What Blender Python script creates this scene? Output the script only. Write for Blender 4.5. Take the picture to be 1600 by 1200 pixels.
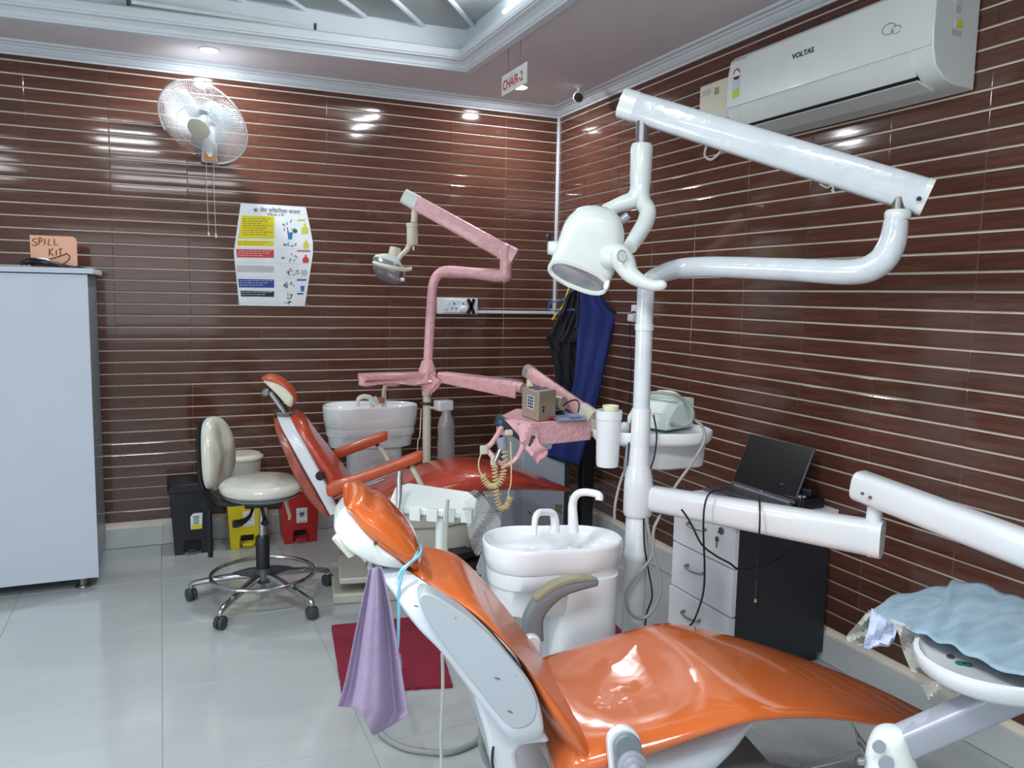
import bpy, bmesh, math, random
from mathutils import Vector as V, Matrix
PI = math.pi
random.seed(7)
for o in list(bpy.data.objects):
    bpy.data.objects.remove(o)
SC = bpy.context.scene
COL = SC.collection

# ------------------------------------------------------------------ camera
F_PX = 1257.6
CAM = V((-2.3791, -4.7666, 1.4167))
YAW, PITCH, ROLL = .4116, -.1104, .0195
FW = V((math.sin(YAW)*math.cos(PITCH), math.cos(YAW)*math.cos(PITCH), math.sin(PITCH)))
_r = FW.cross(V((0, 0, 1))).normalized()
_u = _r.cross(FW)
CR = _r*math.cos(ROLL)+_u*math.sin(ROLL)
CU = -_r*math.sin(ROLL)+_u*math.cos(ROLL)
cd = bpy.data.cameras.new('camera')
cd.sensor_width = 36
cd.lens = 36*F_PX/1600
cd.clip_start = .05
co = bpy.data.objects.new('camera', cd)
m = Matrix((CR, CU, -FW)).transposed().to_4x4()
m.translation = CAM
co.matrix_world = m
COL.objects.link(co)
SC.camera = co
SC.view_settings.view_transform = 'Standard'
SC.view_settings.look = 'None'
SC.view_settings.gamma = 1
SC.view_settings.use_curve_mapping = False
SC.view_settings.exposure = 0.40

# ------------------------------------------------------------------ light
w = bpy.data.worlds.new('room_air')
SC.world = w
w.use_nodes = True
w.node_tree.nodes['Background'].inputs[0].default_value = (.80, .88, 1, 1)
w.node_tree.nodes['Background'].inputs[1].default_value = .25


def area(name, loc, sx, sy, power, col=(.94, .975, 1), rot=(0, 0, 0)):
    l = bpy.data.lights.new(name, 'AREA')
    l.shape = 'RECTANGLE'
    l.size = sx
    l.size_y = sy
    l.energy = power
    l.color = col
    o = bpy.data.objects.new(name, l)
    o.location = loc
    o.rotation_euler = rot
    COL.objects.link(o)
    return o


area('tray_lamp', (-2.62, -3.35, 2.72), .46, .16, 20)
area('rear_fill', (-2.2, -4.6, 2.58), 1.2, .5, 31)  # added fill from the ceiling behind the camera, no fixture
area('side_fill', (-3.9, -4.3, 2.58), .5, 1.0, 18)  # added fill from the left, out of view, no fixture
area('left_fill', (-4.85, -3.6, 1.5), 1.2, 1.3, 22, (.9, .95, 1), (0, PI/2*3, 0))  # added fill on the left wall, brightens faces turned that way
area('front_fill', (-2.6, -6.15, 1.5), 1.8, 1.2, 6, (.9, .95, 1), (-PI/2*3, 0, 0))  # added weak fill on the unseen wall behind the camera


def W(x, y, d):
    return CAM+(FW+CR*((x-800)/F_PX)+CU*((600-y)/F_PX))*d


def ray(x, y):
    return FW+CR*((x-800)/F_PX)+CU*((600-y)/F_PX)


def WX(x, y, x0=0.):
    r = ray(x, y)
    return CAM+r*((x0-CAM.x)/r.x)


def WY(x, y, y0=0.):
    r = ray(x, y)
    return CAM+r*((y0-CAM.y)/r.y)


def WZ(x, y, z0=0.):
    r = ray(x, y)
    return CAM+r*((z0-CAM.z)/r.z)


# ------------------------------------------------------------------ materials
def s2l(c):
    return tuple(((v/255)/12.92 if v/255 <= .04045 else ((v/255+.055)/1.055)**2.4) for v in c)


def mat(name, rgb, rough=.5, metal=0., coat=0., bump=0., bscale=60., var=.06, vscale=8., alpha=1., trans=0.,
        spec=.5, sheen=0., emit=None, estr=0., stretch=None, rnd=0.):
    m = bpy.data.materials.new(name)
    m.use_nodes = True
    nt = m.node_tree
    b = nt.nodes['Principled BSDF']
    c = s2l(rgb)
    tc = nt.nodes.new('ShaderNodeTexCoord')
    mp = nt.nodes.new('ShaderNodeMapping')
    nt.links.new(tc.outputs['Object'], mp.inputs[0])
    if stretch:
        mp.inputs['Scale'].default_value = stretch
    nz = nt.nodes.new('ShaderNodeTexNoise')
    nz.inputs['Scale'].default_value = vscale
    nz.inputs['Detail'].default_value = 5
    nt.links.new(mp.outputs[0], nz.inputs['Vector'])
    rp = nt.nodes.new('ShaderNodeValToRGB')
    rp.color_ramp.elements[0].position = .3
    rp.color_ramp.elements[1].position = .7
    rp.color_ramp.elements[0].color = (*[v*(1-var) for v in c], 1)
    rp.color_ramp.elements[1].color = (*[min(1, v*(1+var)) for v in c], 1)
    nt.links.new(nz.outputs['Fac'], rp.inputs[0])
    out = rp.outputs[0]
    if rnd:
        oi = nt.nodes.new('ShaderNodeObjectInfo')
        mr = nt.nodes.new('ShaderNodeMapRange')
        mr.inputs['To Min'].default_value = 1-rnd
        mr.inputs['To Max'].default_value = 1+rnd
        nt.links.new(oi.outputs['Random'], mr.inputs['Value'])
        vm = nt.nodes.new('ShaderNodeVectorMath')
        vm.operation = 'SCALE'
        nt.links.new(out, vm.inputs[0])
        nt.links.new(mr.outputs[0], vm.inputs['Scale'])
        out = vm.outputs[0]
    nt.links.new(out, b.inputs['Base Color'])
    b.inputs['Roughness'].default_value = rough
    b.inputs['Metallic'].default_value = metal
    b.inputs['Coat Weight'].default_value = coat
    b.inputs['Coat Roughness'].default_value = .06
    b.inputs['Alpha'].default_value = alpha
    b.inputs['Transmission Weight'].default_value = trans
    b.inputs['Specular IOR Level'].default_value = spec
    if sheen:
        b.inputs['Sheen Weight'].default_value = sheen
    if emit:
        b.inputs['Emission Color'].default_value = (*s2l(emit), 1)
        b.inputs['Emission Strength'].default_value = estr
    if bump:
        n2 = nt.nodes.new('ShaderNodeTexNoise')
        n2.inputs['Scale'].default_value = bscale
        n2.inputs['Detail'].default_value = 3
        nt.links.new(mp.outputs[0], n2.inputs['Vector'])
        bp = nt.nodes.new('ShaderNodeBump')
        bp.inputs['Strength'].default_value = bump
        bp.inputs['Distance'].default_value = .01
        nt.links.new(n2.outputs['Fac'], bp.inputs['Height'])
        nt.links.new(bp.outputs[0], b.inputs['Normal'])
    return m


M = dict(
    tile=mat('brown_glazed_tile', (90, 57, 46), .095, coat=.2, var=.30, vscale=1., stretch=(5, 5, 110), rnd=.10, bump=.05, bscale=.16),
    grout=mat('cream_grout', (244, 232, 216), .6, var=.05),
    floor=mat('pale_vitrified_tile', (184, 191, 192), .16, coat=.3, var=.035, vscale=3., rnd=.02, stretch=(1, 3, 1)),
    floor_grout=mat('grey_floor_grout', (166, 172, 174), .6),
    white=mat('white_gloss_plastic', (224, 229, 233), .25, coat=.25, var=.015),
    porcelain=mat('white_porcelain', (236, 240, 244), .10, coat=.6, var=.01),
    cream=mat('aged_cream_plastic', (222, 220, 200), .35, var=.03),
    lampwhite=mat('lamp_white_plastic', (224, 232, 230), .25, coat=.3, var=.02),
    wrapwhite=mat('film_wrapped_white', (214, 222, 228), .22, coat=.5, var=.05, vscale=14, bump=.25, bscale=25),
    ceiling=mat('mauve_grey_ceiling_paint', (226, 220, 224), .7, var=.02),
    ceilup=mat('tray_ceiling_paint', (170, 178, 178), .7, var=.02),
    mould=mat('white_gypsum_moulding', (222, 230, 236), .5, var=.02),
    plaster=mat('white_wall_plaster', (200, 203, 204), .7, var=.02),
    skirt=mat('pale_skirting_tile', (205, 210, 212), .25, coat=.2, var=.04),
    orange=mat('orange_vinyl', (208, 102, 38), .33, coat=.35, var=.06, vscale=4, bump=.12, bscale=9),
    orangehead=mat('orange_headrest_vinyl', (208, 100, 38), .2, coat=.75, var=.05, vscale=4, bump=.08, bscale=9),
    orangewrap=mat('film_covered_orange_vinyl', (208, 104, 46), .16, coat=1., var=.08, vscale=4, bump=.22, bscale=8),
    red=mat('red_orange_vinyl', (186, 66, 42), .3, coat=.6, var=.1, vscale=8, bump=.4, bscale=18),
    redarm=mat('orange_red_arm_pad', (196, 82, 42), .35, coat=.4, var=.06),
    pink=mat('pink_film_wrap', (236, 182, 188), .35, coat=.35, var=.09, vscale=30, bump=.6, bscale=55),
    shell=mat('chair_shell_white', (206, 214, 222), .28, coat=.35, var=.02),
    shellgrey=mat('shell_pale_grey', (176, 186, 194), .35, coat=.2, var=.03),
    grey=mat('grey_plastic', (118, 130, 136), .38, coat=.15, var=.04),
    dgrey=mat('dark_grey_plastic', (58, 62, 66), .45, var=.05),
    tan=mat('grey_tan_pad', (148, 145, 120), .45, var=.06),
    black=mat('black_plastic', (26, 27, 33), .35, var=.1),
    blackcloth=mat('black_cloth', (33, 36, 42), .85, var=.15, bump=.3, bscale=30),
    blue=mat('royal_blue_vinyl', (22, 44, 122), .65, var=.12, vscale=5),
    chrome=mat('brushed_chrome', (190, 192, 194), .2, metal=1., var=.04),
    steel=mat('dull_steel', (140, 140, 140), .35, metal=.9, var=.1),
    lilac=mat('lilac_cloth', (150, 134, 166), .75, var=.05, bump=.25, bscale=40, sheen=.1),
    lightblue=mat('sky_blue_tube', (132, 192, 214), .3, var=.03),
    hangerblue=mat('blue_hanger_plastic', (62, 112, 190), .35, var=.05),
    yellow=mat('yellow_plastic', (226, 204, 20), .35, coat=.2, var=.04),
    redplastic=mat('red_plastic', (190, 34, 34), .35, coat=.2, var=.05),
    mat=mat('maroon_door_mat', (140, 32, 56), .95, var=.18, vscale=80, bump=1., bscale=160),
    film=mat('clear_plastic_film', (226, 232, 232), .12, alpha=.30, coat=.6, bump=.8, bscale=22, var=.04),
    filmgrey=mat('cloudy_plastic_film', (216, 220, 212), .2, alpha=.5, coat=.5, bump=.8, bscale=22, var=.04),
    bottle=mat('grey_translucent_bottle', (168, 168, 164), .2, alpha=.72, coat=.5, var=.06),
    cabinet=mat('white_laminate', (196, 206, 220), .4, var=.012),
    cabwhite=mat('white_drawer_laminate', (240, 242, 247), .4, var=.012),
    cabdark=mat('charcoal_laminate', (46, 49, 54), .5, var=.05),
    card=mat('salmon_card', (246, 188, 158), .7, var=.02),
    ink=mat('brown_marker_ink', (112, 58, 42), .6),
    vinylcream=mat('cream_vinyl_under_film', (216, 216, 204), .2, coat=.8, var=.06, bump=.35, bscale=16),
    gold=mat('champagne_metal', (182, 168, 148), .4, metal=.2, var=.04),
    screen=mat('black_laptop_screen', (12, 13, 20), .3),
    laptop=mat('laptop_grey', (96, 100, 110), .35, metal=.3),
    mint=mat('pale_mint_plastic', (222, 238, 232), .35, var=.02),
    pad=mat('pale_blue_crepe_sheet', (160, 190, 208), .6, var=.12, vscale=3, bump=.6, bscale=70, stretch=(1, 14, 1), coat=.3),
    crepe=mat('lilac_white_crepe', (184, 194, 218), .7, var=.08, bump=.6, bscale=60),
    armgrey=mat('silver_grey_paint', (168, 172, 184), .35, metal=.25, var=.03),
    coil=mat('cream_coiled_cord', (226, 208, 160), .5, var=.06),
    hose=mat('grey_hose', (150, 152, 150), .45, var=.05),
    cable=mat('black_cable', (18, 18, 22), .4),
    glow=mat('lit_lamp', (255, 255, 255), .5, emit=(245, 250, 255), estr=14),
    tube=mat('unlit_tube_glass', (226, 234, 232), .3, coat=.5),
    lens=mat('lamp_lens', (150, 152, 158), .08, coat=.8, metal=.3, var=.2, vscale=20),
    signwhite=mat('sign_white', (232, 236, 230), .4),
    signred=mat('sign_red', (196, 52, 48), .4),
    paper=mat('white_paper', (234, 240, 244), .5, coat=.2),
    pyellow=mat('poster_yellow', (226, 216, 22), .5),
    pred=mat('poster_red', (206, 62, 66), .5),
    pgrey=mat('poster_grey', (190, 192, 194), .5),
    pblue=mat('poster_blue', (36, 66, 156), .5),
    pblack=mat('poster_black', (34, 36, 44), .5),
    pgreen=mat('poster_green', (20, 110, 82), .5),
    plime=mat('poster_lime', (206, 212, 60), .5),
    pteal=mat('poster_teal', (36, 120, 186), .5),
    plight=mat('poster_pale_grey', (206, 214, 220), .5),
    stone=mat('beige_metal', (186, 184, 172), .45, var=.04),
    silverpaper=mat('printed_leaflet', (150, 170, 200), .4, var=.5, vscale=30),
    amber=mat('amber_plastic', (196, 140, 70), .4),
    fanclear=mat('translucent_fan_blade', (176, 192, 204), .25, alpha=.38, coat=.5),
    wire=mat('white_wire', (226, 230, 232), .35, alpha=1),
)


# ------------------------------------------------------------------ object helpers
def tag(o, label=None, cat=None, group=None, kind=None):
    if label:
        o['label'] = label
    if cat:
        o['category'] = cat
    if group:
        o['group'] = group
    if kind:
        o['kind'] = kind
    return o


def thing(name, label, cat, loc=(0, 0, 0), rz=0., group=None):
    o = bpy.data.objects.new(name, None)
    o.empty_display_size = .05
    o.location = loc
    o.rotation_euler = (0, 0, rz)
    COL.objects.link(o)
    o['_m'] = 1
    del o['_m']
    MW[o.name] = Matrix.Translation(V(loc)) @ Matrix.Rotation(rz, 4, 'Z')
    return tag(o, label, cat, group)


MW = {}


def cr(pts, per=6, closed=False):
    """Catmull-Rom through tuples of any length."""
    pts = [tuple(p) for p in pts]
    n = len(pts)
    out = []
    segs = n if closed else n-1
    for i in range(segs):
        g = lambda k: pts[k % n] if closed else pts[max(0, min(n-1, k))]
        a, b, c, d = g(i-1), g(i), g(i+1), g(i+2)
        for s in range(per):
            t = s/per
            out.append(tuple(.5*((2*b[k])+(-a[k]+c[k])*t+(2*a[k]-5*b[k]+4*c[k]-d[k])*t*t+(-a[k]+3*b[k]-3*c[k]+d[k])*t**3)
                             for k in range(len(b))))
    if not closed:
        out.append(pts[-1])
    return out


class MB:
    def __init__(s):
        s.v = []
        s.f = []

    def add(s, vs, fs):
        n = len(s.v)
        s.v += [V(p) for p in vs]
        s.f += [tuple(i+n for i in f) for f in fs]
        return s

    def box(s, c, size, rot=None, taper=1.):
        x, y, z = [q/2 for q in size]
        vs = []
        for dz in (-1, 1):
            k = taper if dz > 0 else 1
            for dx, dy in ((-1, -1), (1, -1), (1, 1), (-1, 1)):
                vs.append(V((dx*x*k, dy*y*k, dz*z)))
        if rot is not None:
            vs = [rot @ q for q in vs]
        vs = [q+V(c) for q in vs]
        return s.add(vs, [(3, 2, 1, 0), (4, 5, 6, 7), (0, 1, 5, 4), (1, 2, 6, 5), (2, 3, 7, 6), (3, 0, 4, 7)])

    def bx(s, x0, x1, y0, y1, z0, z1):
        return s.box(((x0+x1)/2, (y0+y1)/2, (z0+z1)/2), (abs(x1-x0), abs(y1-y0), abs(z1-z0)))

    def rings(s, rings, cap=True, closed=False):
        n = len(rings[0])
        vs = [p for r in rings for p in r]
        fs = []
        R = len(rings)
        for i in range(R if closed else R-1):
            j = (i+1) % R
            for k in range(n):
                l = (k+1) % n
                fs.append((i*n+k, i*n+l, j*n+l, j*n+k))
        if cap and not closed:
            fs.append(tuple(range(n))[::-1])
            fs.append(tuple((R-1)*n+k for k in range(n)))
        return s.add(vs, fs)

    def tube(s, path, r, n=10, smooth=0, cap=True, flat=None):
        """path of points, r number or list; flat=(vector, ratio) squashes the section"""
        P = [V(p) for p in path]
        rr = [r]*len(P) if not isinstance(r, (list, tuple)) else list(r)
        if smooth:
            q = cr([(*p, a) for p, a in zip(P, rr)], smooth)
            P = [V(t[:3]) for t in q]
            rr = [t[3] for t in q]
        rings = []
        up = None
        for i, p in enumerate(P):
            t = (P[min(i+1, len(P)-1)]-P[max(i-1, 0)])
            if t.length < 1e-9:
                t = V((0, 0, 1))
            t.normalize()
            if up is None:
                a = V((0, 0, 1)) if abs(t.z) < .9 else V((1, 0, 0))
                up = (a-t*a.dot(t)).normalized()
            else:
                up = (up-t*up.dot(t))
                if up.length < 1e-6:
                    up = V((1, 0, 0))
                up.normalize()
            b = t.cross(up)
            rings.append([p+(up*math.cos(2*PI*k/n)+b*math.sin(2*PI*k/n))*rr[i] for k in range(n)])
        return s.rings(rings, cap)

    def cyl(s, p0, p1, r0, r1=None, n=20):
        return s.tube([p0, p1], [r0, r0 if r1 is None else r1], n)

    def lathe(s, c, prof, n=28, axis=None, sx=1., sy=1.):
        """prof: (r, z) list, around z (or axis) through c"""
        rot = V((0, 0, 1)).rotation_difference(V(axis)).to_matrix() if axis is not None else None
        rings = []
        for r, z in prof:
            ring = []
            for k in range(n):
                p = V((r*math.cos(2*PI*k/n)*sx, r*math.sin(2*PI*k/n)*sy, z))
                if rot is not None:
                    p = rot @ p
                ring.append(V(c)+p)
            rings.append(ring)
        return s.rings(rings, True)

    def prism(s, poly, d):
        """closed planar polygon extruded along vector d"""
        n = len(poly)
        vs = [V(p) for p in poly]+[V(p)+V(d) for p in poly]
        fs = [tuple(range(n))[::-1], tuple(range(n, 2*n))]
        for k in range(n):
            l = (k+1) % n
            fs.append((k, l, n+l, n+k))
        return s.add(vs, fs)

    def sheet(s, grid, thick=0.):
        R, n = len(grid), len(grid[0])
        vs = [V(p) for r in grid for p in r]
        fs = [(i*n+k, i*n+k+1, (i+1)*n+k+1, (i+1)*n+k) for i in range(R-1) for k in range(n-1)]
        return s.add(vs, fs)

    def build(s, name, material, parent=None, bevel=0., smooth=True, solid=0., sub=0, ang=35, local=False, seg=2):
        me = bpy.data.meshes.new(name)
        vs = s.v
        if parent is not None and not local:
            top = parent
            while top.parent is not None:
                top = top.parent
            if top.name in MW:
                inv = MW[top.name].inverted()
                vs = [inv @ p for p in vs]
        me.from_pydata([tuple(p) for p in vs], [], s.f)
        me.validate()
        bm = bmesh.new()
        bm.from_mesh(me)
        bmesh.ops.recalc_face_normals(bm, faces=bm.faces)
        bm.to_mesh(me)
        bm.free()
        if smooth:
            me.shade_smooth()
            me.set_sharp_from_angle(angle=math.radians(ang))
        me.materials.append(material)
        o = bpy.data.objects.new(name, me)
        COL.objects.link(o)
        if parent is not None:
            o.parent = parent
        if solid:
            md = o.modifiers.new('thickness', 'SOLIDIFY')
            md.thickness = solid
            md.offset = 0
        if bevel:
            md = o.modifiers.new('bevel', 'BEVEL')
            md.width = bevel
            md.segments = seg
            md.limit_method = 'ANGLE'
            md.angle_limit = math.radians(35)
        if sub:
            md = o.modifiers.new('sub', 'SUBSURF')
            md.levels = md.render_levels = sub
        return o


def text(body, name, material, parent, origin, xdir, ydir, size, thick=.0006, align='LEFT', sx=1., bold=0.):
    c = bpy.data.curves.new(name, 'FONT')
    c.body = body
    c.size = 1
    c.resolution_u = 3
    c.align_x = align
    c.extrude = 0
    c.offset = bold
    t = bpy.data.objects.new('tmp', c)
    COL.objects.link(t)
    bpy.context.view_layer.update()
    me = bpy.data.meshes.new_from_object(t)
    bpy.data.objects.remove(t)
    xd, yd = V(xdir).normalized(), V(ydir).normalized()
    nd = xd.cross(yd)
    mb = MB()
    vs = [V(origin)+xd*(p.co.x*size*sx)+yd*(p.co.y*size)+nd*thick for p in me.vertices]
    mb.add(vs, [tuple(p.vertices) for p in me.polygons])
    return mb.build(name, material, parent, smooth=False)


def star(o):
    return o


class Fr:
    """chair frame: u along the chair towards the foot end, v across (away from the viewer), z up"""
    def __init__(s, o, yaw):
        s.o = V((o[0], o[1], 0))
        t = math.radians(yaw)
        s.yaw = t
        s.a = V((math.cos(t), math.sin(t), 0))
        s.b = V((-math.sin(t), math.cos(t), 0))

    def uz(s, x, y, v):
        r = ray(x, y)
        k = (v-(CAM-s.o).dot(s.b))/r.dot(s.b)
        q = CAM+r*k
        return ((q-s.o).dot(s.a), q.z)

    def P(s, u, v, z):
        return s.o+s.a*u+s.b*v+V((0, 0, z))

    def loft(s, st, e=3., N=28, per=5, vc=0.):
        """st: (u_top, z_top, u_bot, z_bot, halfwidth)"""
        mb = MB()
        rings = []
        for ut, zt, ub, zb, hw in cr(st, per):
            ring = []
            for k in range(N):
                t = 2*PI*k/N
                c, q = math.cos(t), math.sin(t)
                a = math.copysign(abs(c)**(2/e), c)
                b = math.copysign(abs(q)**(2/e), q)
                u = (ut+ub)/2+(ut-ub)/2*b
                z = (zt+zb)/2+(zt-zb)/2*b
                ring.append(s.P(u, vc+a*hw, z))
            rings.append(ring)
        return mb.rings(rings)

    def pix(s, st, vtop=None):
        """st: ((x,y) top, (x,y) bottom, hw): bottom read on the near side plane, top on the centre plane"""
        out = []
        for (a, b, hw) in st:
            t = s.uz(*a, 0 if vtop is None else -hw*vtop)
            q = s.uz(*b, -hw)
            out.append((*t, *q, hw))
        return out
# ================================================================== STRUCTURE
RX0, RY0 = -4.9, -6.2           # far corner of the room behind the viewer
PITCHZ, TW = .0625, .3718
ZK = 2.5167                     # height of the topmost grout line
SOF = 2.60


def grid_front(wd, ht, nz=5, depth=.007, pil=.0022):
    """one glazed strip tile: pillowed face towards -y, size wd x ht"""
    mb = MB()
    rows = []
    prof = [(-ht/2, 0), (-ht/2, depth-.0012)] + [(-ht/2+.0025+(ht-.005)*i/nz, depth-.0002*abs(2*i/nz-1)**3) for i in range(nz+1)] + [(ht/2, depth-.0012), (ht/2, 0)]
    vs, fs = [], []
    for x in (-wd/2, -wd/2+.0015, wd/2-.0015, wd/2):
        e = x in (-wd/2, wd/2)
        for z, d in prof:
            vs.append((x, -(d-(.0012 if e and d > 0 else 0)), z))
    n = len(prof)
    for i in range(3):
        for k in range(n-1):
            fs.append((i*n+k, (i+1)*n+k, (i+1)*n+k+1, i*n+k+1))
    mb.add(vs, fs)
    return mb


def tile_mesh(name, wd, ht):
    mb = grid_front(wd, ht)
    o = mb.build(name, M['tile'], None, smooth=True, ang=9)
    me = o.data
    bpy.data.objects.remove(o)
    return me


def wall_tiles(parent, side, cells, first):
    """cells: (col, row).  One object each; shared mesh."""
    TH = PITCHZ-.0074
    for i, (c, r) in enumerate(cells):
        o = bpy.data.objects.new('tile', first)
        zc = ZK-PITCHZ*(r+.5)
        tl = random.gauss(0, .0012)
        if side == 'back':
            o.location = (-TW*(c+.5), -.001, zc)
            o.rotation_euler = (random.gauss(0, .0014), 0, tl)
        else:
            o.location = (-.001, -.020-TW*(c+.5), zc)
            o.rotation_euler = (0, random.gauss(0, .0014), -PI/2+tl)
        COL.objects.link(o)
        o.parent = parent


def stuff_tiles(parent, side, cells, name='tile_field'):
    mb = MB()
    proto = grid_front(TW-.0016, PITCHZ-.0074, nz=2)
    for c, r in cells:
        zc = ZK-PITCHZ*(r+.5)
        if side == 'back':
            vs = [p+V((-TW*(c+.5), -.001, zc)) for p in proto.v]
        else:
            vs = [V((p.y-.001, -.020-TW*(c+.5)-p.x, zc+p.z)) for p in proto.v]
        mb.add(vs, proto.f)
    o = mb.build(name, M['tile'], parent, ang=9)
    tag(o, kind='stuff')
    return o


# back wall (y = 0) and right wall (x = 0)
wb = MB().bx(RX0, 0, 0, .1, 0, 2.9).build('wall_back', M['grout'], smooth=False)
tag(wb, 'back wall of glossy brown strip tiles with cream grout lines', kind='structure')
wr = MB().bx(0, .1, RY0, .1, 0, 2.9).build('wall_right', M['grout'], smooth=False)
tag(wr, 'right wall of glossy brown strip tiles with cream grout lines', kind='structure')
me_tile = tile_mesh('tile', TW-.0016, PITCHZ-.0074)
rows = list(range(-1, 38))
cells_b = [(c, r) for r in rows for c in range(9)]
def hid_b(c, r):
    z = ZK-PITCHZ*(r+.5)
    return (c >= 7 and z < 1.45) or (z < .36 and 3 <= c <= 6) or (z < .55 and c < 3)
big_b = sorted([q for q in cells_b if not hid_b(*q)], key=lambda q: -q[0])[:300]
wall_tiles(wb, 'back', big_b, me_tile)
sb = set(big_b)
stuff_tiles(wb, 'back', [(c, r) for r in rows for c in range(13) if (c, r) not in sb])
def vis_r(c, r):
    y = -.020-TW*(c+.5)
    z = ZK-PITCHZ*(r+.5)
    if z > 2.1 and 5 <= c <= 7:
        return False
    return c <= 8 and not (c == 8 and z > 2.3)
big_r = sorted([(c, r) for r in rows for c in range(9) if vis_r(c, r)], key=lambda q: -q[0])[:300]
wall_tiles(wr, 'right', big_r, me_tile)
sr = set(big_r)
stuff_tiles(wr, 'right', [(c, r) for r in rows for c in range(17) if (c, r) not in sr])

for nm, a in (('wall_left', (RX0-.1, RX0, RY0, .1)), ('wall_front', (RX0, .1, RY0-.1, RY0))):
    o = MB().bx(*a, 0, 2.9).build(nm, M['plaster'], smooth=False)
    tag(o, 'plain white plastered wall behind the viewer', kind='structure')
for nm, b in (('added_window_1', ((RX0+.01, -4.25, .85), (RX0+.01, -2.95, 2.15), 'x')),  # window frames invented to surround the two wall fill lights
              ('added_window_2', ((-3.55, RY0+.01, .85), (-1.65, RY0+.01, 2.15), 'y'))):
    p, q, ax = V(b[0]), V(b[1]), b[2]
    mb = MB()
    d = V((0, 1, 0)) if ax == 'x' else V((1, 0, 0))
    L = abs((q-p).dot(d))
    for k in range(3):
        c = p+d*(L*k/2)
        mb.box((c.x, c.y, (p.z+q.z)/2), (.05, .05, 1.35))
    for z in (p.z, q.z):
        c = p+d*(L/2)
        mb.box((c.x, c.y, z), (.05, L, .05) if ax == 'x' else (L, .05, .05))
    o = mb.build(nm, M['white'], smooth=False)
    tag(o, 'added white window frame around a fill light behind the viewer', kind='structure')

# skirting
for nm, sd in (('baseboard_back', 'b'), ('baseboard_right', 'r')):
    base = MB()
    if sd == 'b':
        base.bx(RX0, 0, -.006, 0, 0, .118)
    else:
        base.bx(-.006, 0, RY0, 0, 0, .118)
    o = base.build(nm, M['grout'], smooth=False)
    tag(o, 'pale tiled skirting under the brown wall', kind='structure')
    k = 0
    x = 0.
    while x > (RX0 if sd == 'b' else RY0)+.1:
        x1 = max(x-.598, RX0 if sd == 'b' else RY0)
        t = MB()
        if sd == 'b':
            t.bx(x1, x, -.016, -.004, .002, .112)
        else:
            t.bx(-.016, -.004, x1, x, .002, .112)
        t.build('tile', M['skirt'], o, bevel=.0015, smooth=False)
        x -= .6

# floor
fl = MB().bx(RX0, .1, RY0, .1, -.1, -.003).build('floor', M['floor_grout'], smooth=False)
tag(fl, 'floor of large polished pale tiles', kind='structure')
ft = MB().box((0, 0, -.003), (.5978, .5978, .006)).build('tile', M['floor'], fl, bevel=.0012, smooth=False)
fme = ft.data
first = True
for i in range(1, 9):
    for j in range(11):
        o = ft if first else ft.copy()
        if not first:
            COL.objects.link(o)
        first = False
        o.location = (.29-.6*i-.0, -.3-.6*j+.0, 0)
        if .29-.6*i-.3 < RX0-.3:
            o.location.x = .29-.6*i
# ceiling: soffit ring, tray walls, tray top
TP = [(-.83, -.575), (-3.95, -.40), (-4.0, -4.35), (-.83, -4.45)]      # tray opening
UP = 2.80
ce = MB()
OUT = [(.1, .1), (RX0-.1, .1), (RX0-.1, RY0-.1), (.1, RY0-.1)]
for i in range(4):
    j = (i+1) % 4
    a, b, c, d = OUT[i], OUT[j], TP[j], TP[i]
    ce.add([(*a, SOF), (*b, SOF), (*c, SOF), (*d, SOF), (*a, SOF+.02), (*b, SOF+.02), (*c, SOF+.02), (*d, SOF+.02)],
           [(0, 1, 2, 3), (7, 6, 5, 4), (2, 6, 7, 3)])
ceo = ce.build('ceiling', M['ceiling'], smooth=False)
tag(ceo, 'mauve grey false ceiling around a raised white tray', kind='structure')


def offs(poly, d):
    """inset a clockwise/ccw quad by d towards its centre with mitred corners"""
    n = len(poly)
    out = []
    cx = sum(p[0] for p in poly)/n
    cy = sum(p[1] for p in poly)/n
    lines = []
    for i in range(n):
        p, q = V((*poly[i], 0)), V((*poly[(i+1) % n], 0))
        t = (q-p).normalized()
        nn = V((-t.y, t.x, 0))
        if (V((cx, cy, 0))-p).dot(nn) < 0:
            nn = -nn
        lines.append((p+nn*d, t))
    for i in range(n):
        (p, t), (q, s) = lines[i-1], lines[i]
        den = t.x*s.y-t.y*s.x
        k = ((q.x-p.x)*s.y-(q.y-p.y)*s.x)/den
        r = p+t*k
        out.append((r.x, r.y))
    return out


def sweep(poly, prof, name, material, label):
    """prof: (inset, z); closed sweep round poly"""
    mb = MB()
    rings = []
    for d, z in prof:
        q = offs(poly, d)
        rings.append([V((x, y, z)) for x, y in q])
    mb.rings(rings, cap=False)
    o = mb.build(name, material, smooth=False)
    return tag(o, label, kind='structure')


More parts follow.
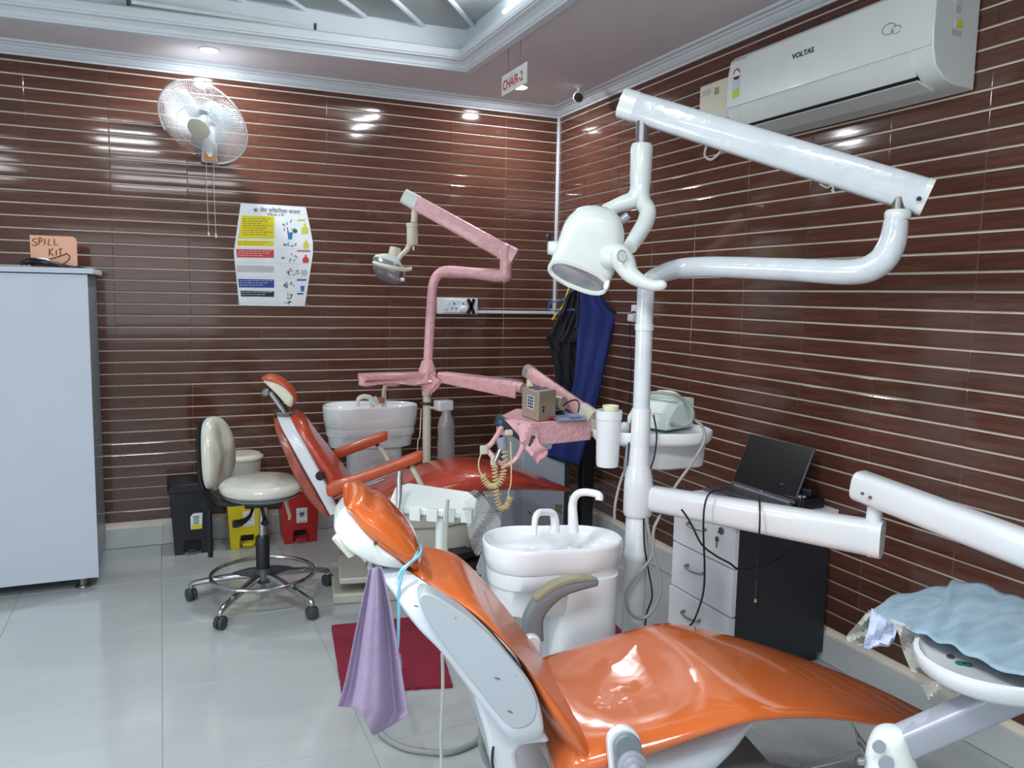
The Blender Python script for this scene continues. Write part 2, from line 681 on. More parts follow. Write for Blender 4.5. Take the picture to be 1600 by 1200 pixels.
# moulding round the tray, seen from below
sweep(TP, [(-.006, SOF+.015), (-.006, SOF-.014), (.030, SOF-.014), (.032, SOF-.004), (.038, SOF-.004), (.044, SOF+.012),
           (.060, SOF+.026), (.078, SOF+.030), (.080, SOF+.038), (.088, SOF+.038), (.092, SOF+.052), (.092, SOF+.075), (.08, SOF+.085), (.03, SOF+.088)],
      'trim_1', M['mould'], 'stepped white moulding round the ceiling tray')
sweep(TP, [(.03, SOF+.02), (.03, UP+.01)], 'trim_2', M['mould'], 'white upright side of the ceiling tray')
ct = MB().bx(RX0, 0, RY0, 0, UP, UP+.05).build('ceiling_tray', M['ceilup'], smooth=False)
tag(ct, 'raised pale grey tray ceiling with slanted ribs', kind='structure')
for a, b in (((678, 55), (560, -50)), ((741, 41), (650, -60)), ((573, 27), (450, -60)), ((484, 19), (360, -60)), ((392, 8), (250, -70))):
    p, q = WZ(*a, UP-.006), WZ(*b, UP-.006)
    q = p+(q-p).normalized()*1.5 if (q-p).length > 1.5 else q
    t = MB().tube([p, p+(q-p)*.04, q], [.004, .013, .013], 8)
    t.build('rib', M['mould'], ct)
# cornice under the soffit, round the room
ROOM = [(0, 0), (RX0, 0), (RX0, RY0), (0, RY0)]
sweep(ROOM, [(.0, SOF-.058), (.016, SOF-.058), (.018, SOF-.050), (.030, SOF-.044), (.044, SOF-.030), (.048, SOF-.022), (.058, SOF-.020),
             (.064, SOF-.012), (.082, SOF-.010), (.086, SOF-.002), (.086, SOF+.004)],
      'trim_3', M['mould'], 'white moulded cornice between brown tiles and soffit')

# ------------------------------------------------------------------ ceiling fittings
def downlight(px, label):
    c = WZ(*px, SOF-.002)
    t = thing('downlight', label, 'light', c, group='recessed downlights')
    MB().lathe(c, [(.050, .001), (.050, -.002), (.044, -.003), (.040, .0)], 28).build('ring', M['white'], t)
    MB().lathe(c, [(.0, -.0045), (.041, -.0045), (.041, .0), (0, .0)], 28).build('lamp_glass', M['glow'], t)
    l = bpy.data.lights.new('downlight_lamp', 'AREA')
    l.shape = 'DISK'
    l.size = .08
    l.energy = 9
    l.color = (.93, .96, 1)
    o = bpy.data.objects.new('downlight_lamp', l)
    o.location = c+V((0, 0, -.008))
    COL.objects.link(o)


downlight((327, 78), 'round lit downlight above the wall fan')
downlight((812, 136), 'round lit downlight behind the hanging chair sign')

# unlit tube on the far side of the tray, lit tube on its right side
p, q = WY(491, 47, -.53), WY(200, 4, -.53)
t = thing('tube_light', 'unlit fluorescent tube fitting on the side of the ceiling tray', 'light', q)
MB().tube([p+V((0, .012, .02)), q+V((0, .012, .02))], .016, 8).build('batten', M['mould'], t)
MB().tube([p+V((-.015, -.02, 0)), q+V((.015, -.02, 0))], .012, 12).build('tube', M['tube'], t)
for e in (p, q):
    MB().box(e+V((0, -.015, .004)), (.012, .04, .04)).build('holder', M['dgrey'], t, bevel=.003)
t = thing('strip_light', 'lit strip lamp glowing at the right edge of the ceiling tray', 'light', (-.90, -1.6, 2.71))
MB().bx(-.872, -.862, -1.95, -1.15, 2.70, 2.735).build('batten', M['white'], t)
MB().tube([(-.885, -1.94, 2.717), (-.885, -1.17, 2.717)], .009, 10).build('tube', M['glow'], t)
area('strip_lamp', (-.90, -1.55, 2.71), .03, .75, 9, rot=(0, math.radians(60), 0))

# security camera
c = WZ(905, 134, SOF)
t = thing('security_camera', 'small white dome camera with black face hanging in the ceiling corner', 'camera', c)
MB().lathe(c, [(.0, -.001), (.03, -.001), (.03, -.008), (.012, -.012), (.009, -.03), (0, -.03)], 20).build('bracket', M['white'], t)
k = c+V((0, 0, -.058))
dr = (CAM-k).normalized()
dr = (dr+V((-.1, 0, -.25))).normalized()
MB().lathe(k, [(0, -.03), (.02, -.026), (.03, -.01), (.033, .008), (.031, .022), (.026, .027), (0, .028)], 24, axis=dr).build('housing', M['white'], t)
MB().lathe(k+dr*.026, [(0, .0), (.025, .0), (.025, .004), (.012, .005), (0, .0052)], 24, axis=dr).build('face', M['black'], t)
MB().tube([k+V((.02, -.01, 0)), k+V((.035, -.02, -.02)), k+V((.04, -.02, -.045))], .002, 6, 4).build('cable', M['white'], t)

# hanging sign
t = thing('hanging_sign', 'white hanging sign reading CHAIR-2 in red letters', 'sign', (-.8, -1.1, 2.44))
MB().bx(-.803, -.799, -1.255, -.957, 2.392, 2.487).build('board', M['signwhite'], t, smooth=False)
text('CHAIR-2', 'lettering', M['signred'], t, (-.8034, -.972, 2.415), (0, -1, 0), (0, 0, 1), .064, thick=.0006, sx=1.0, bold=.022)
for y in (-1.031, -1.175):
    MB().tube([(-.801, y, 2.487), (-.801, y, 2.60)], .0013, 6).build('wire', M['steel'], t)

# conduits and sockets
o = MB().bx(-.022, -.004, -.024, -.008, 1.292, SOF-.05).build('conduit', M['mould'], bevel=.002)
tag(o, 'vertical white cable trunking down the room corner', 'trunking')
o = MB().bx(-.556, -.004, -.022, -.007, 1.296, 1.314).build('conduit', M['mould'], bevel=.002)
tag(o, 'horizontal white cable trunking from the socket board to the corner', 'trunking')
t = thing('socket_board', 'white switch and socket board with crossed black tape on back wall', 'socket', (-.69, -.01, 1.34))
MB().bx(-.822, -.557, -.034, -.008, 1.291, 1.39).build('box', M['white'], t, bevel=.004)
MB().bx(-.79, -.59, -.038, -.033, 1.30, 1.38).build('plate', M['mould'], t, bevel=.003)
for cx, cz in ((-.715, 1.338), (-.655, 1.338)):
    mb = MB()
    for dx, dz, r in ((0, .017, .0055), (-.013, -.012, .0045), (.013, -.012, .0045)):
        mb.cyl((cx+dx, -.0375, cz+dz), (cx+dx, -.0395, cz+dz), r, n=10)
    mb.build('pin_holes', M['black'], t)
MB().bx(-.775, -.755, -.042, -.036, 1.32, 1.36).build('switch', M['white'], t, bevel=.002)
MB().lathe((-.655, -.04, 1.32), [(0, -.005), (.022, -.005), (.022, .018), (.016, .026), (0, .028)], 18, axis=(0, -1, 0)).build('plug', M['mould'], t)
mb = MB()
for s in (-1, 1):
    r = Matrix.Rotation(s*.42, 3, 'Y')
    mb.box((-.605, -.042, 1.34), (.02, .004, .10), r)
mb.build('black_tape', M['black'], t, smooth=False)
t = thing('wall_socket', 'small white socket with plug on right wall behind the white pole', 'socket', (-.01, -1.04, 1.33))
MB().bx(-.03, -.008, -1.085, -.985, 1.28, 1.375).build('box', M['white'], t, bevel=.004)
MB().bx(-.034, -.029, -1.07, -1.0, 1.34, 1.365).build('plate', M['mould'], t, bevel=.002)
MB().bx(-.065, -.03, -1.06, -1.005, 1.285, 1.325).build('plug', M['white'], t, bevel=.006)
MB().tube([(-.05, -1.03, 1.33), (-.06, -1.06, 1.338), (-.05, -1.1, 1.33)], .005, 8, 3).build('cable_end', M['cable'], t)
MB().tube([(-.05, -1.02, 1.285), (-.04, -1.0, 1.2), (-.03, -1.01, 1.05), (-.03, -1.0, .8)], .0025, 6, 4).build('cable', M['cable'], t)

# ------------------------------------------------------------------ air conditioner
t = thing('air_conditioner', 'long white split air conditioner high on the right wall', 'air conditioner', (0, -2.44, 2.09))
prof = [(-.012, 2.405), (-.175, 2.405), (-.196, 2.385), (-.206, 2.33), (-.208, 2.25), (-.203, 2.19), (-.188, 2.14), (-.150, 2.108), (-.10, 2.092), (-.012, 2.086)]
MB().prism([V((x, -1.958, z)) for x, z in prof], (0, -.977, 0)).build('body', M['lampwhite'], t, bevel=.004)
pp = [(-.180, 2.402), (-.199, 2.386), (-.2105, 2.33), (-.2125, 2.25), (-.209, 2.198), (-.203, 2.2), (-.205, 2.25), (-.2, 2.33), (-.19, 2.38), (-.178, 2.396)]
MB().prism([V((x, -1.962, z)) for x, z in pp], (0, -.967, 0)).build('front_panel', M['lampwhite'], t, bevel=.002)
pp = [(-.2085, 2.192), (-.194, 2.142), (-.178, 2.122), (-.172, 2.13), (-.188, 2.15), (-.2, 2.19)]
MB().prism([V((x, -2.03, z)) for x, z in pp], (0, -.83, 0)).build('louvre', M['lampwhite'], t, bevel=.002)
MB().prism([V((-.176, -2.03, 2.127)), V((-.186, -2.03, 2.138)), V((-.170, -2.03, 2.128)), V((-.160, -2.03, 2.110))], (0, -.83, 0)).build('outlet_slot', M['black'], t, smooth=False)
pp = [(-.17, 2.114), (-.10, 2.093), (-.10, 2.088), (-.175, 2.108)]
MB().prism([V((x, -2.03, z)) for x, z in pp], (0, -.83, 0)).build('lower_lip', M['lampwhite'], t, smooth=False)
text('VOLTAS', 'lettering', M['dgrey'], t, (-.2125, -2.335, 2.302), (0, -1, 0), (.02, 0, 1), .026, .0008, sx=1.15, bold=.03)
text('A TATA Product', 'small_lettering', M['dgrey'], t, (-.2105, -1.985, 2.375), (0, -1, 0), (.1, 0, 1), .0125, .0012)
mb = MB()
for r0, r1, nm, mm in ((0, .021, 'rating_dial', 'paper'),):
    MB().lathe((-.2125, -2.02, 2.325), [(0, 0), (.022, 0), (.022, .001), (0, .001)], 24, axis=(-1, 0, 0)).build('rating_dial', M['paper'], t)
MB().prism([V((-.2142, -2.02+.021*math.cos(a), 2.325+.021*math.sin(a))) for a in [PI*i/12 for i in range(13)]]+[V((-.2142, -2.02-.014*math.cos(PI*i/12), 2.325+.014*math.sin(PI*i/12))) for i in range(13)], (-.0003, 0, 0)).build('rating_arc', M['pred'], t, smooth=False)
MB().prism([V((-.2144, -1.998, 2.314)), V((-.2144, -2.042, 2.314)), V((-.2144, -2.03, 2.302)), V((-.2144, -2.01, 2.302))], (-.0003, 0, 0)).build('rating_base', M['pblack'], t, smooth=False)
MB().bx(-.2145, -.213, -2.04, -2.0, 2.262, 2.298).build('sticker', M['plight'], t, smooth=False)
MB().bx(-.2140, -.212, -2.04, -2.0, 2.232, 2.261).build('sticker', M['plime'], t, smooth=False)
o = MB()
for i in range(2):
    c_ = V((-.2128, -2.77-i*.03, 2.288-i*.01))
    r_ = .017-.005*i
    o.tube([c_+V((0, -r_*1.5*math.cos(a), r_*math.sin(a))) for a in [2*PI*k/20 for k in range(19)]], .0012, 5)
o.build('emblem', M['grey'], t)
for (y0, z0, w_, h_, mm) in ((-2.9355, 2.35, .03, .04, 'plight'), (-2.9355, 2.315, .022, .02, 'pgrey'), (-2.9355, 2.245, .045, .016, 'pgrey'), (-2.9355, 2.275, .02, .03, 'plight')):
    MB().bx(-.11-w_/2, -.11+w_/2, y0-.001, y0+.001, z0-h_/2, z0+h_/2).build('side_label', M[mm], t, smooth=False)
MB().prism([V((-.115, -2.9375, 2.262)), V((-.085, -2.9375, 2.262)), V((-.10, -2.9375, 2.29))], (0, .001, 0)).build('warning_triangle', M['pyellow'], t, smooth=False)
t = thing('stabiliser_box', 'cream voltage stabiliser box beside the air conditioner', 'box', (-.05, -1.74, 2.20))
MB().bx(-.10, -.008, -1.86, -1.62, 2.20, 2.375).build('housing', M['cream'], t, bevel=.006)
MB().bx(-.055, -.03, -1.84, -1.64, 2.374, 2.39).build('grip', M['grey'], t, bevel=.004)
MB().bx(-.1015, -.099, -1.70, -1.64, 2.325, 2.35).build('display', M['pgrey'], t)
MB().bx(-.1015, -.099, -1.76, -1.73, 2.315, 2.345).build('label_plate', M['tan'], t)
MB().tube([(-.03, -1.66, 2.20), (-.03, -1.60, 2.13), (-.03, -1.585, 2.08), (-.03, -1.64, 2.055), (-.03, -1.71, 2.09), (-.03, -1.74, 2.16), (-.02, -1.75, 2.2)], .006, 8, 6).build('cable', M['cream'], t)

# ------------------------------------------------------------------ wall fan
FC = W(317, 193, 4.2)
vd = (FC-CAM).normalized()
ax = (CR*-.643+CU*-.766)
ax = (-vd*.76+(ax-vd*ax.dot(vd)).normalized()*.65).normalized()
t = thing('wall_fan', 'white wall fan with clear blades and amber switch base on back wall', 'fan', (-2.13, 0, 2.10))
RG = .235
def rim(c, r, tr, n=40):
    mb = MB()
    e1 = ax.orthogonal().normalized()
    e2 = ax.cross(e1)
    rings = []
    for i in range(n):
        a = 2*PI*i/n
        d = e1*math.cos(a)+e2*math.sin(a)
        rings.append([c+d*(r+tr*math.cos(2*PI*k/6))+ax*(tr*math.sin(2*PI*k/6)) for k in range(6)])
    return mb.rings(rings, closed=True)
rim(FC, RG, .0055).build('grille_rim', M['white'], t)
e1 = ax.orthogonal().normalized()
e2 = ax.cross(e1)
for nm, sgn in (('front_grille', 1), ('rear_grille', -1)):
    mb = MB()
    for i in range(120):
        a = 2*PI*i/120
        d = e1*math.cos(a)+e2*math.sin(a)
        d2 = e1*math.cos(a+.22)+e2*math.sin(a+.22)
        pts = [FC+ax*(sgn*(.052 if sgn > 0 else .07))+d2*.05, FC+ax*(sgn*.045)+(d2*.4+d*.6).normalized()*.13, FC+ax*(sgn*.02)+d*.20, FC+d*RG]
        mb.tube(pts, .0011, 4, 3, cap=False)
    tag(mb.build(nm, M['wire'], t, smooth=True), kind='stuff')
    rim(FC+ax*(sgn*.047), .12, .0013).build('grille_ring', M['wire'], t)
for i in range(3):
    a0 = 2*PI*i/3+.6
    grid = []
    for r, wd in ((.035, .35), (.08, .6), (.13, .62), (.18, .5), (.205, .28)):
        row = []
        for k in range(7):
            f = k/6-.5
            a = a0+f*wd*2
            row.append(FC+(e1*math.cos(a)+e2*math.sin(a))*r+ax*(f*.05))
        grid.append(row)
    MB().sheet(grid).build('blade', M['fanclear'], t, solid=.002)
MB().lathe(FC, [(0, -.03), (.034, -.03), (.038, .01), (.032, .025), (0, .03)], 24, axis=ax).build('hub', M['grey'], t)
MB().lathe(FC+ax*.052, [(0, 0), (.058, 0), (.058, .004), (.05, .008), (0, .010)], 32, axis=ax).build('badge', M['cream'], t)
MB().lathe(FC-ax*.06, [(0, -.11), (.03, -.108), (.05, -.09), (.058, -.05), (.055, 0), (.05, .01), (0, .01)], 28, axis=ax).build('motor_housing', M['grey'], t)
bs = V((-2.118, -.06, 2.16))
MB().tube([bs+V((0, 0, -.02)), bs+V((0, -.03, .06)), FC-ax*.13+V((0, 0, -.03)), FC-ax*.13], [.034, .03, .024, .02], 14, 4).build('neck', M['white'], t)
MB().prism([V((-2.158, -.02, 2.09)), V((-2.078, -.02, 2.09)), V((-2.082, -.02, 2.2)), V((-2.154, -.02, 2.2))], (0, -.06, 0)).build('wall_bracket', M['white'], t, bevel=.01)
MB().prism([V((-2.15, -.08, 2.095)), V((-2.086, -.08, 2.095)), V((-2.088, -.08, 2.15)), V((-2.148, -.08, 2.15))], (0, -.006, 0)).build('switch_panel', M['amber'], t, bevel=.003)
MB().lathe((-2.118, -.088, 2.125), [(0, 0), (.014, 0), (.012, .012), (0, .013)], 16, axis=(0, -1, 0)).build('knob', M['cream'], t)
for x, z1 in ((-2.135, 1.72), (-2.098, 1.715)):
    c = MB().tube([(x, -.06, 2.09), (x-.002, -.062, 1.95), (x+.003, -.06, z1)], .0013, 5, 4).build('pull_cord', M['wire'], t)
    MB().cyl((x+.003, -.06, z1), (x+.003, -.06, z1-.022), .005, .006, 10).build('cord_end', M['white'], c)

# ------------------------------------------------------------------ poster
def cp(x, y, off=0.):
    """poster crop pixel -> wall point"""
    return WY(350+x/6.31, 300+y/6.31, -.0095-off)
t = thing('wall_poster', 'laminated waste sorting poster with coloured text bands on brown wall', 'poster', (-2.17, 0, 1.60))
MB().prism([cp(*q) for q in ((165, 112), (485, 128), (805, 150), (845, 330), (876, 500), (876, 610), (835, 880), (795, 1127), (450, 1124), (150, 1118), (122, 860), (96, 590), (128, 360))][::-1], (0, -.002, 0)).build('board', M['paper'], t, smooth=False)
def blk(nm, q, mm, off=.0035, z=.0006):
    return MB().prism([cp(*p, off) for p in q], (0, -z, 0)).build(nm, M[mm], t, smooth=False)
def rect(nm, x0, y0, x1, y1, mm, x0b=None, off=.0026):
    return blk(nm, ((x0, y0), (x1, y0+8), (x1, y1+4), (x0b if x0b is not None else x0, y1)), mm, off)
rect('yellow_band', 178, 232, 495, 458, 'pyellow', 140)
rect('yellow_band', 136, 476, 490, 530, 'pyellow', 130)
rect('red_band', 120, 562, 492, 645, 'pred', 126)
rect('grey_band', 126, 722, 492, 788, 'pgrey', 130)
rect('blue_band', 140, 856, 494, 940, 'pblue', 148)
rect('black_band', 163, 973, 494, 1030, 'pblack', 168)
mb = MB()
mw = MB()
for (y0, n, x0, x1, dk) in ((262, 8, 185, 480, 1), (490, 2, 140, 440, 1), (580, 3, 135, 470, 0), (738, 3, 140, 470, 0), (872, 3, 155, 480, 0), (985, 3, 175, 470, 0)):
    for k in range(n):
        yy = y0+k*22
        x = x0
        while x < x1-(k % 3)*60:
            L = random.uniform(14, 46)
            (mb if dk else mw).prism([cp(x, yy, .0034), cp(min(x+L, x1), yy+1, .0034), cp(min(x+L, x1), yy+6, .0034), cp(x, yy+5, .0034)], (0, -.0002, 0))
            x += L+9
tag(mb.build('small_print', M['ink'], t, smooth=False), kind='stuff')
tag(mw.build('pale_print', M['plight'], t, smooth=False), kind='stuff')
text('जैव चिकित्सा कचरा', 'title', M['pblack'], t, cp(352, 195, .003), (1, 0, 0), (0, 0, 1), .030, .0006)
text('विभाजन व रंग', 'subtitle', M['pblack'], t, cp(425, 232, .003), (1, 0, 0), (0, 0, 1), .018, .0006)


def biohazard(parent, c, r, xd, zd, nd, mm='pblack', nm='biohazard_mark'):
    mb = MB()
    for k in range(3):
        a = PI/2+2*PI*k/3
        cc = V(c)+(V(xd)*math.cos(a)+V(zd)*math.sin(a))*r*.55
        pts_o, pts_i = [], []
        for i in range(15):
            b = a-PI*.0+math.radians(-140+280*i/14)+PI*0
            ro, ri = r*.46, r*.33
            th = abs(i-7)/7
            ri = r*.46-(r*.17)*(1-th*.85)*-1*-1
            # opening of each ring faces outwards
            bb = a+PI+math.radians(-140+280*i/14)
            pts_o.append(cc+(V(xd)*math.cos(bb)+V(zd)*math.sin(bb))*ro)
            pts_i.append(cc+(V(xd)*math.cos(bb)+V(zd)*math.sin(bb))*ri)
        mb.prism(pts_o+pts_i[::-1], V(nd)*.0006)
    n = 20
    po = [V(c)+(V(xd)*math.cos(2*PI*i/n)+V(zd)*math.sin(2*PI*i/n))*r*.42 for i in range(n+1)]
    pi_ = [V(c)+(V(xd)*math.cos(2*PI*i/n)+V(zd)*math.sin(2*PI*i/n))*r*.32 for i in range(n+1)]
    mb.prism(po+pi_[::-1], V(nd)*.0006)
    return mb.build(nm, M[mm], parent, smooth=False)


biohazard(t, cp(312, 178, .003), .016, (1, 0, 0), (0, 0, 1), (0, -1, 0))
def pic(nm, cx, cy, pts, mm):
    return blk(nm, [(cx+a, cy+b) for a, b in pts], mm, .003)
sack = ((-30, 40), (-36, 10), (-24, -14), (-8, -24), (-10, -42), (10, -42), (8, -24), (24, -14), (34, 10), (28, 40))
bucket = ((-28, -34), (28, -34), (20, 34), (-20, 34))
hexa = ((-36, 0), (-20, -30), (20, -30), (36, 0), (20, 30), (-20, 30))
pic('yellow_bag', 797, 362, [(a, b*1.2) for a, b in sack], 'plime')
pic('yellow_bag', 808, 512, [(a*.8, b) for a, b in sack], 'plime')
pic('red_bag', 806, 660, [(a*.95, b*.95) for a, b in sack], 'pred')
pic('grey_jar', 792, 796, hexa, 'pgrey')
pic('blue_bucket', 774, 952, [(a*.75, b*.8) for a, b in bucket], 'pteal')
pic('blue_bucket', 652, 432, [(a*.9, b) for a, b in bucket], 'pteal')
pic('green_patch', 698, 384, ((-24, 8), (-6, -20), (24, -12), (24, 12), (0, 22)), 'pgreen')
pic('red_strip', 786, 580, ((-66, -6), (66, -4), (66, 8), (-66, 6)), 'pred')
pic('blue_strip', 766, 868, ((-46, -8), (46, -8), (46, 6), (-46, 6)), 'pblue')
pic('black_strip', 752, 1004, ((-32, -7), (32, -7), (32, 5), (-32, 5)), 'pblack')
pic('yellow_strip', 760, 276, ((-36, -7), (36, -7), (36, 7), (-36, 7)), 'plime')
mb = MB()
for cx, cy, n, sx, sy in ((650, 340, 9, 80, 60), (660, 520, 6, 70, 18), (640, 640, 7, 90, 50), (680, 790, 9, 60, 40), (640, 915, 9, 60, 34), (640, 1030, 6, 45, 25), (620, 1085, 5, 40, 18)):
    for k in range(n):
        a = random.uniform(0, 6.28)
        x, y = cx+sx*math.cos(a)*random.uniform(.4, 1), cy+sy*math.sin(a)*random.uniform(.4, 1)
        b = random.uniform(0, 3.1)
        l, h = random.uniform(9, 20), random.uniform(3, 7)
        c_, s_ = math.cos(b), math.sin(b)
        mb.prism([cp(x+u*c_-v*s_, y+u*s_+v*c_, .0032) for u, v in ((-l, -h), (l, -h), (l, h), (-l, h))], (0, -.0002, 0))
tag(mb.build('item_pictures', M['grey'], t, smooth=False), kind='stuff')
mb = MB()
for y in (556, 700, 838, 975, 1098):
    mb.prism([cp(125, y-8, .003), cp(830, y+6, .003), cp(830, y+9, .003), cp(125, y-5, .003)], (0, -.0002, 0))
mb.build('ruled_lines', M['plight'], t, smooth=False)

# ------------------------------------------------------------------ tall white cabinet
t = thing('tall_cabinet', 'tall white laminate cabinet against the left of the back wall', 'cabinet', (-3.2, -.33, 0))
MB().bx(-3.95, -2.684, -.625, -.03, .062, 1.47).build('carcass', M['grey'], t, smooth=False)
MB().bx(-3.95, -2.680, -.64, -.62, .058, 1.470).build('door', M['cabinet'], t, bevel=.0015, smooth=False)
MB().bx(-3.95, -2.655, -.655, -.03, 1.474, 1.498).build('top_panel', M['cabinet'], t, bevel=.0015, smooth=False)
for x, y in ((-2.752, -.575), (-3.5, -.575), (-2.752, -.08), (-3.5, -.08)):
    MB().lathe((x, y, 0), [(.034, 0), (.036, .004), (.032, .010), (.018, .012), (.018, .062), (0, .062)], 20).build('foot', M['steel'], t)
t = thing('paper_card', 'salmon card hand lettered SPILL KIT leaning on top of the white cabinet', 'card', (-2.84, -.42, 1.5))
c0 = WY(121, 416, -.42)
def kp(x, y, off=0.):
    return WY(20+x/11.43, 350+y/11.43, -.42-off)
cardpts = [(298, 195), (1060, 225), (1105, 245), (1140, 290), (1158, 752), (330, 790)]
MB().prism([kp(*q) for q in cardpts][::-1], (0, .0012, 0)).build('card_sheet', M['card'], t, smooth=False)
strokes = {'S': [(430, 262), (372, 268), (358, 300), (420, 335), (432, 365), (400, 385), (345, 372)],
           'P': [(470, 372), (470, 250), (515, 262), (520, 300), (472, 322)],
           'I': [(572, 262), (572, 375)], 'L': [(648, 265), (632, 378), (685, 378)], 'M': [(742, 268), (745, 375), (808, 375)],
           'K': [(650, 440), (655, 570)], 'k': [(715, 435), (660, 500), (722, 565)], 'i': [(778, 465), (778, 562)],
           'T': [(820, 450), (885, 446)], 't': [(850, 450), (852, 570)],
           'a': [(640, 632), (800, 590), (930, 545), (955, 525), (1000, 560), (1018, 600), (990, 650), (940, 690), (872, 728)]}
for k, s in strokes.items():
    MB().tube([kp(*q, .0008) for q in s], .0022 if k != 'a' else .0028, 6, 3 if k in 'SPa' else 0).build('pen_stroke', M['ink'], t)
t = thing('folded_cloth', 'crumpled black fabric strap lying on top of the white cabinet', 'cloth', (-2.9, -.5, 1.5))
mb = MB()
for k in range(5):
    y = -.5+.03*k
    mb.tube([(-2.96+.02*k, y, 1.512), (-2.92, y+.02, 1.526+.004*(k % 2)), (-2.86, y-.01, 1.522), (-2.80+.01*k, y+.01, 1.508), (-2.75+.012*k, y, 1.504)], [.006, .014, .013, .008, .003], 8, 4)
mb.build('cloth_folds', M['black'], t)
o = MB().lathe(WY(66, 411, -.46), [(0, 0), (.026, .002), (.030, .012), (.018, .022), (0, .026)], 16, sx=1.2).build('tissue_ball', M['paper'])
tag(o, 'small crumpled white tissue on the white cabinet by the card', 'tissue')

M['thinfilm'] = mat('thin_clear_film', (255, 225, 205), .12, alpha=.07, coat=.2, bump=.5, bscale=10, var=.02)
# ================================================================== FRONT DENTAL CHAIR
H1 = W(875, 1110, 1.95)
F1 = Fr(H1, -12)
t = thing('dental_chair', 'large orange dental chair with white shell in the foreground', 'dental chair', (H1.x, H1.y, 0), F1.yaw, 'dental chairs')
CH1 = t
seat = [(-.06, .40, -.06, .35, .17), (-.03, .455, -.02, .36, .235), (.05, .478, .05, .385, .25), (.14, .492, .14, .415, .255), (.24, .512, .24, .445, .258), (.33, .530, .34, .468, .258),
        (.40, .527, .42, .47, .25), (.50, .505, .52, .455, .228), (.62, .472, .64, .425, .20), (.76, .424, .77, .385, .172), (.88, .378, .89, .347, .14), (.97, .340, .975, .318, .10), (1.02, .318, 1.02, .306, .055), (1.035, .312, 1.035, .308, .02)]
s = F1.loft(seat, e=2.6, N=36, per=5)
# dish the sitting area a little
for i, p in enumerate(s.v):
    q = p-F1.o
    u, v = q.dot(F1.a), q.dot(F1.b)
    if p.z > .46 and -.02 < u < .36:
        s.v[i].z -= .022*max(0, 1-(v/.2)**2)*math.sin(PI*min(1, max(0, (u+.02)/.36)))
s.build('seat', M['orangewrap'], t, sub=1)
back = F1.pix([((652, 867), (640, 893), .09), ((694, 895), (672, 915), .14), ((738, 926), (715, 940), .18), ((792, 980), (760, 973), .215), ((853, 1050), (805, 1020), .235),
               ((893, 1103), (842, 1075), .245), ((907, 1140), (862, 1116), .24), ((911, 1165), (876, 1150), .20), ((908, 1185), (888, 1180), .12)])
F1.loft([(a, b, c-(a-c)*.35, d-(b-d)*.35, h) for a, b, c, d, h in back], e=2.9, N=32, per=6).build('backrest', M['orange'], t, sub=1)
shell = F1.pix([((630, 888), (588, 888), .09), ((665, 910), (606, 925), .15), ((720, 945), (648, 985), .20), ((765, 980), (690, 1030), .222), ((806, 1025), (735, 1090), .23),
                ((838, 1068), (768, 1132), .235), ((851, 1105), (785, 1152), .235), ((856, 1140), (800, 1160), .225), ((850, 1152), (815, 1160), .20)], vtop=1)
s = F1.loft([(a, b, c, d, h-.03) for a, b, c, d, h in shell], e=7, N=56, per=6, vc=-.03)
low = []
for i, p in enumerate(s.v):
    ring = s.v[(i//56)*56:(i//56)*56+56]
    vmin = min((q-F1.o).dot(F1.b) for q in ring)
    f = min(1, max(0, ((p-F1.o).dot(F1.b)-vmin-.012)/.03))
    f *= 1 if math.sin(2*PI*(i % 56)/56) > .1 else 0
    low.append(p-(F1.a+V((0, 0, 1)))*.030*f)
s.v = low
s.build('backrest_shell', M['shell'], t)
# inset grey panel on the near side of the shell
pan = [(655, 935), (672, 928), (722, 958), (765, 993), (805, 1037), (833, 1078), (840, 1105), (832, 1130), (806, 1140), (786, 1128), (745, 1075), (700, 1018), (664, 962)]
MB().prism([F1.P(*((lambda a: (a[0], -.236, a[1]))(F1.uz(x, y, -.236)))) for x, y in cr(pan, 3, True)], F1.b*.06).build('side_panel', M['shellgrey'], t, bevel=.004)
mb = MB()
for (x, y, l, a) in ((650, 947, 4, .3), (777, 1060, 5, .4), (797, 1112, 5, .5), (807, 1057, 2, 1.2), (712, 966, 2, 1.)):
    p = F1.P(*(lambda q: (q[0], -.2385, q[1]))(F1.uz(x, y, -.2385)))
    dd = (F1.a*math.cos(a)-V((0, 0, math.sin(a))))*l*.0017
    mb.prism([p-dd, p+dd*.2+V((0, 0, .0014)), p+dd, p-V((0, 0, .0014))], -F1.b*.0006)
tag(mb.build('scratches', M['dgrey'], t, smooth=False), kind='stuff')
# hinge arm under the backrest
hp = [(742, 1092), (770, 1098), (852, 1150), (862, 1162), (815, 1166), (806, 1180), (812, 1215), (830, 1260), (790, 1260), (770, 1205), (760, 1150)]
MB().prism([F1.P(*(lambda q: (q[0], -.20, q[1]))(F1.uz(x, y, -.20))) for x, y in hp], F1.b*.40).build('hinge_cover', M['shell'], t, bevel=.012, seg=3)
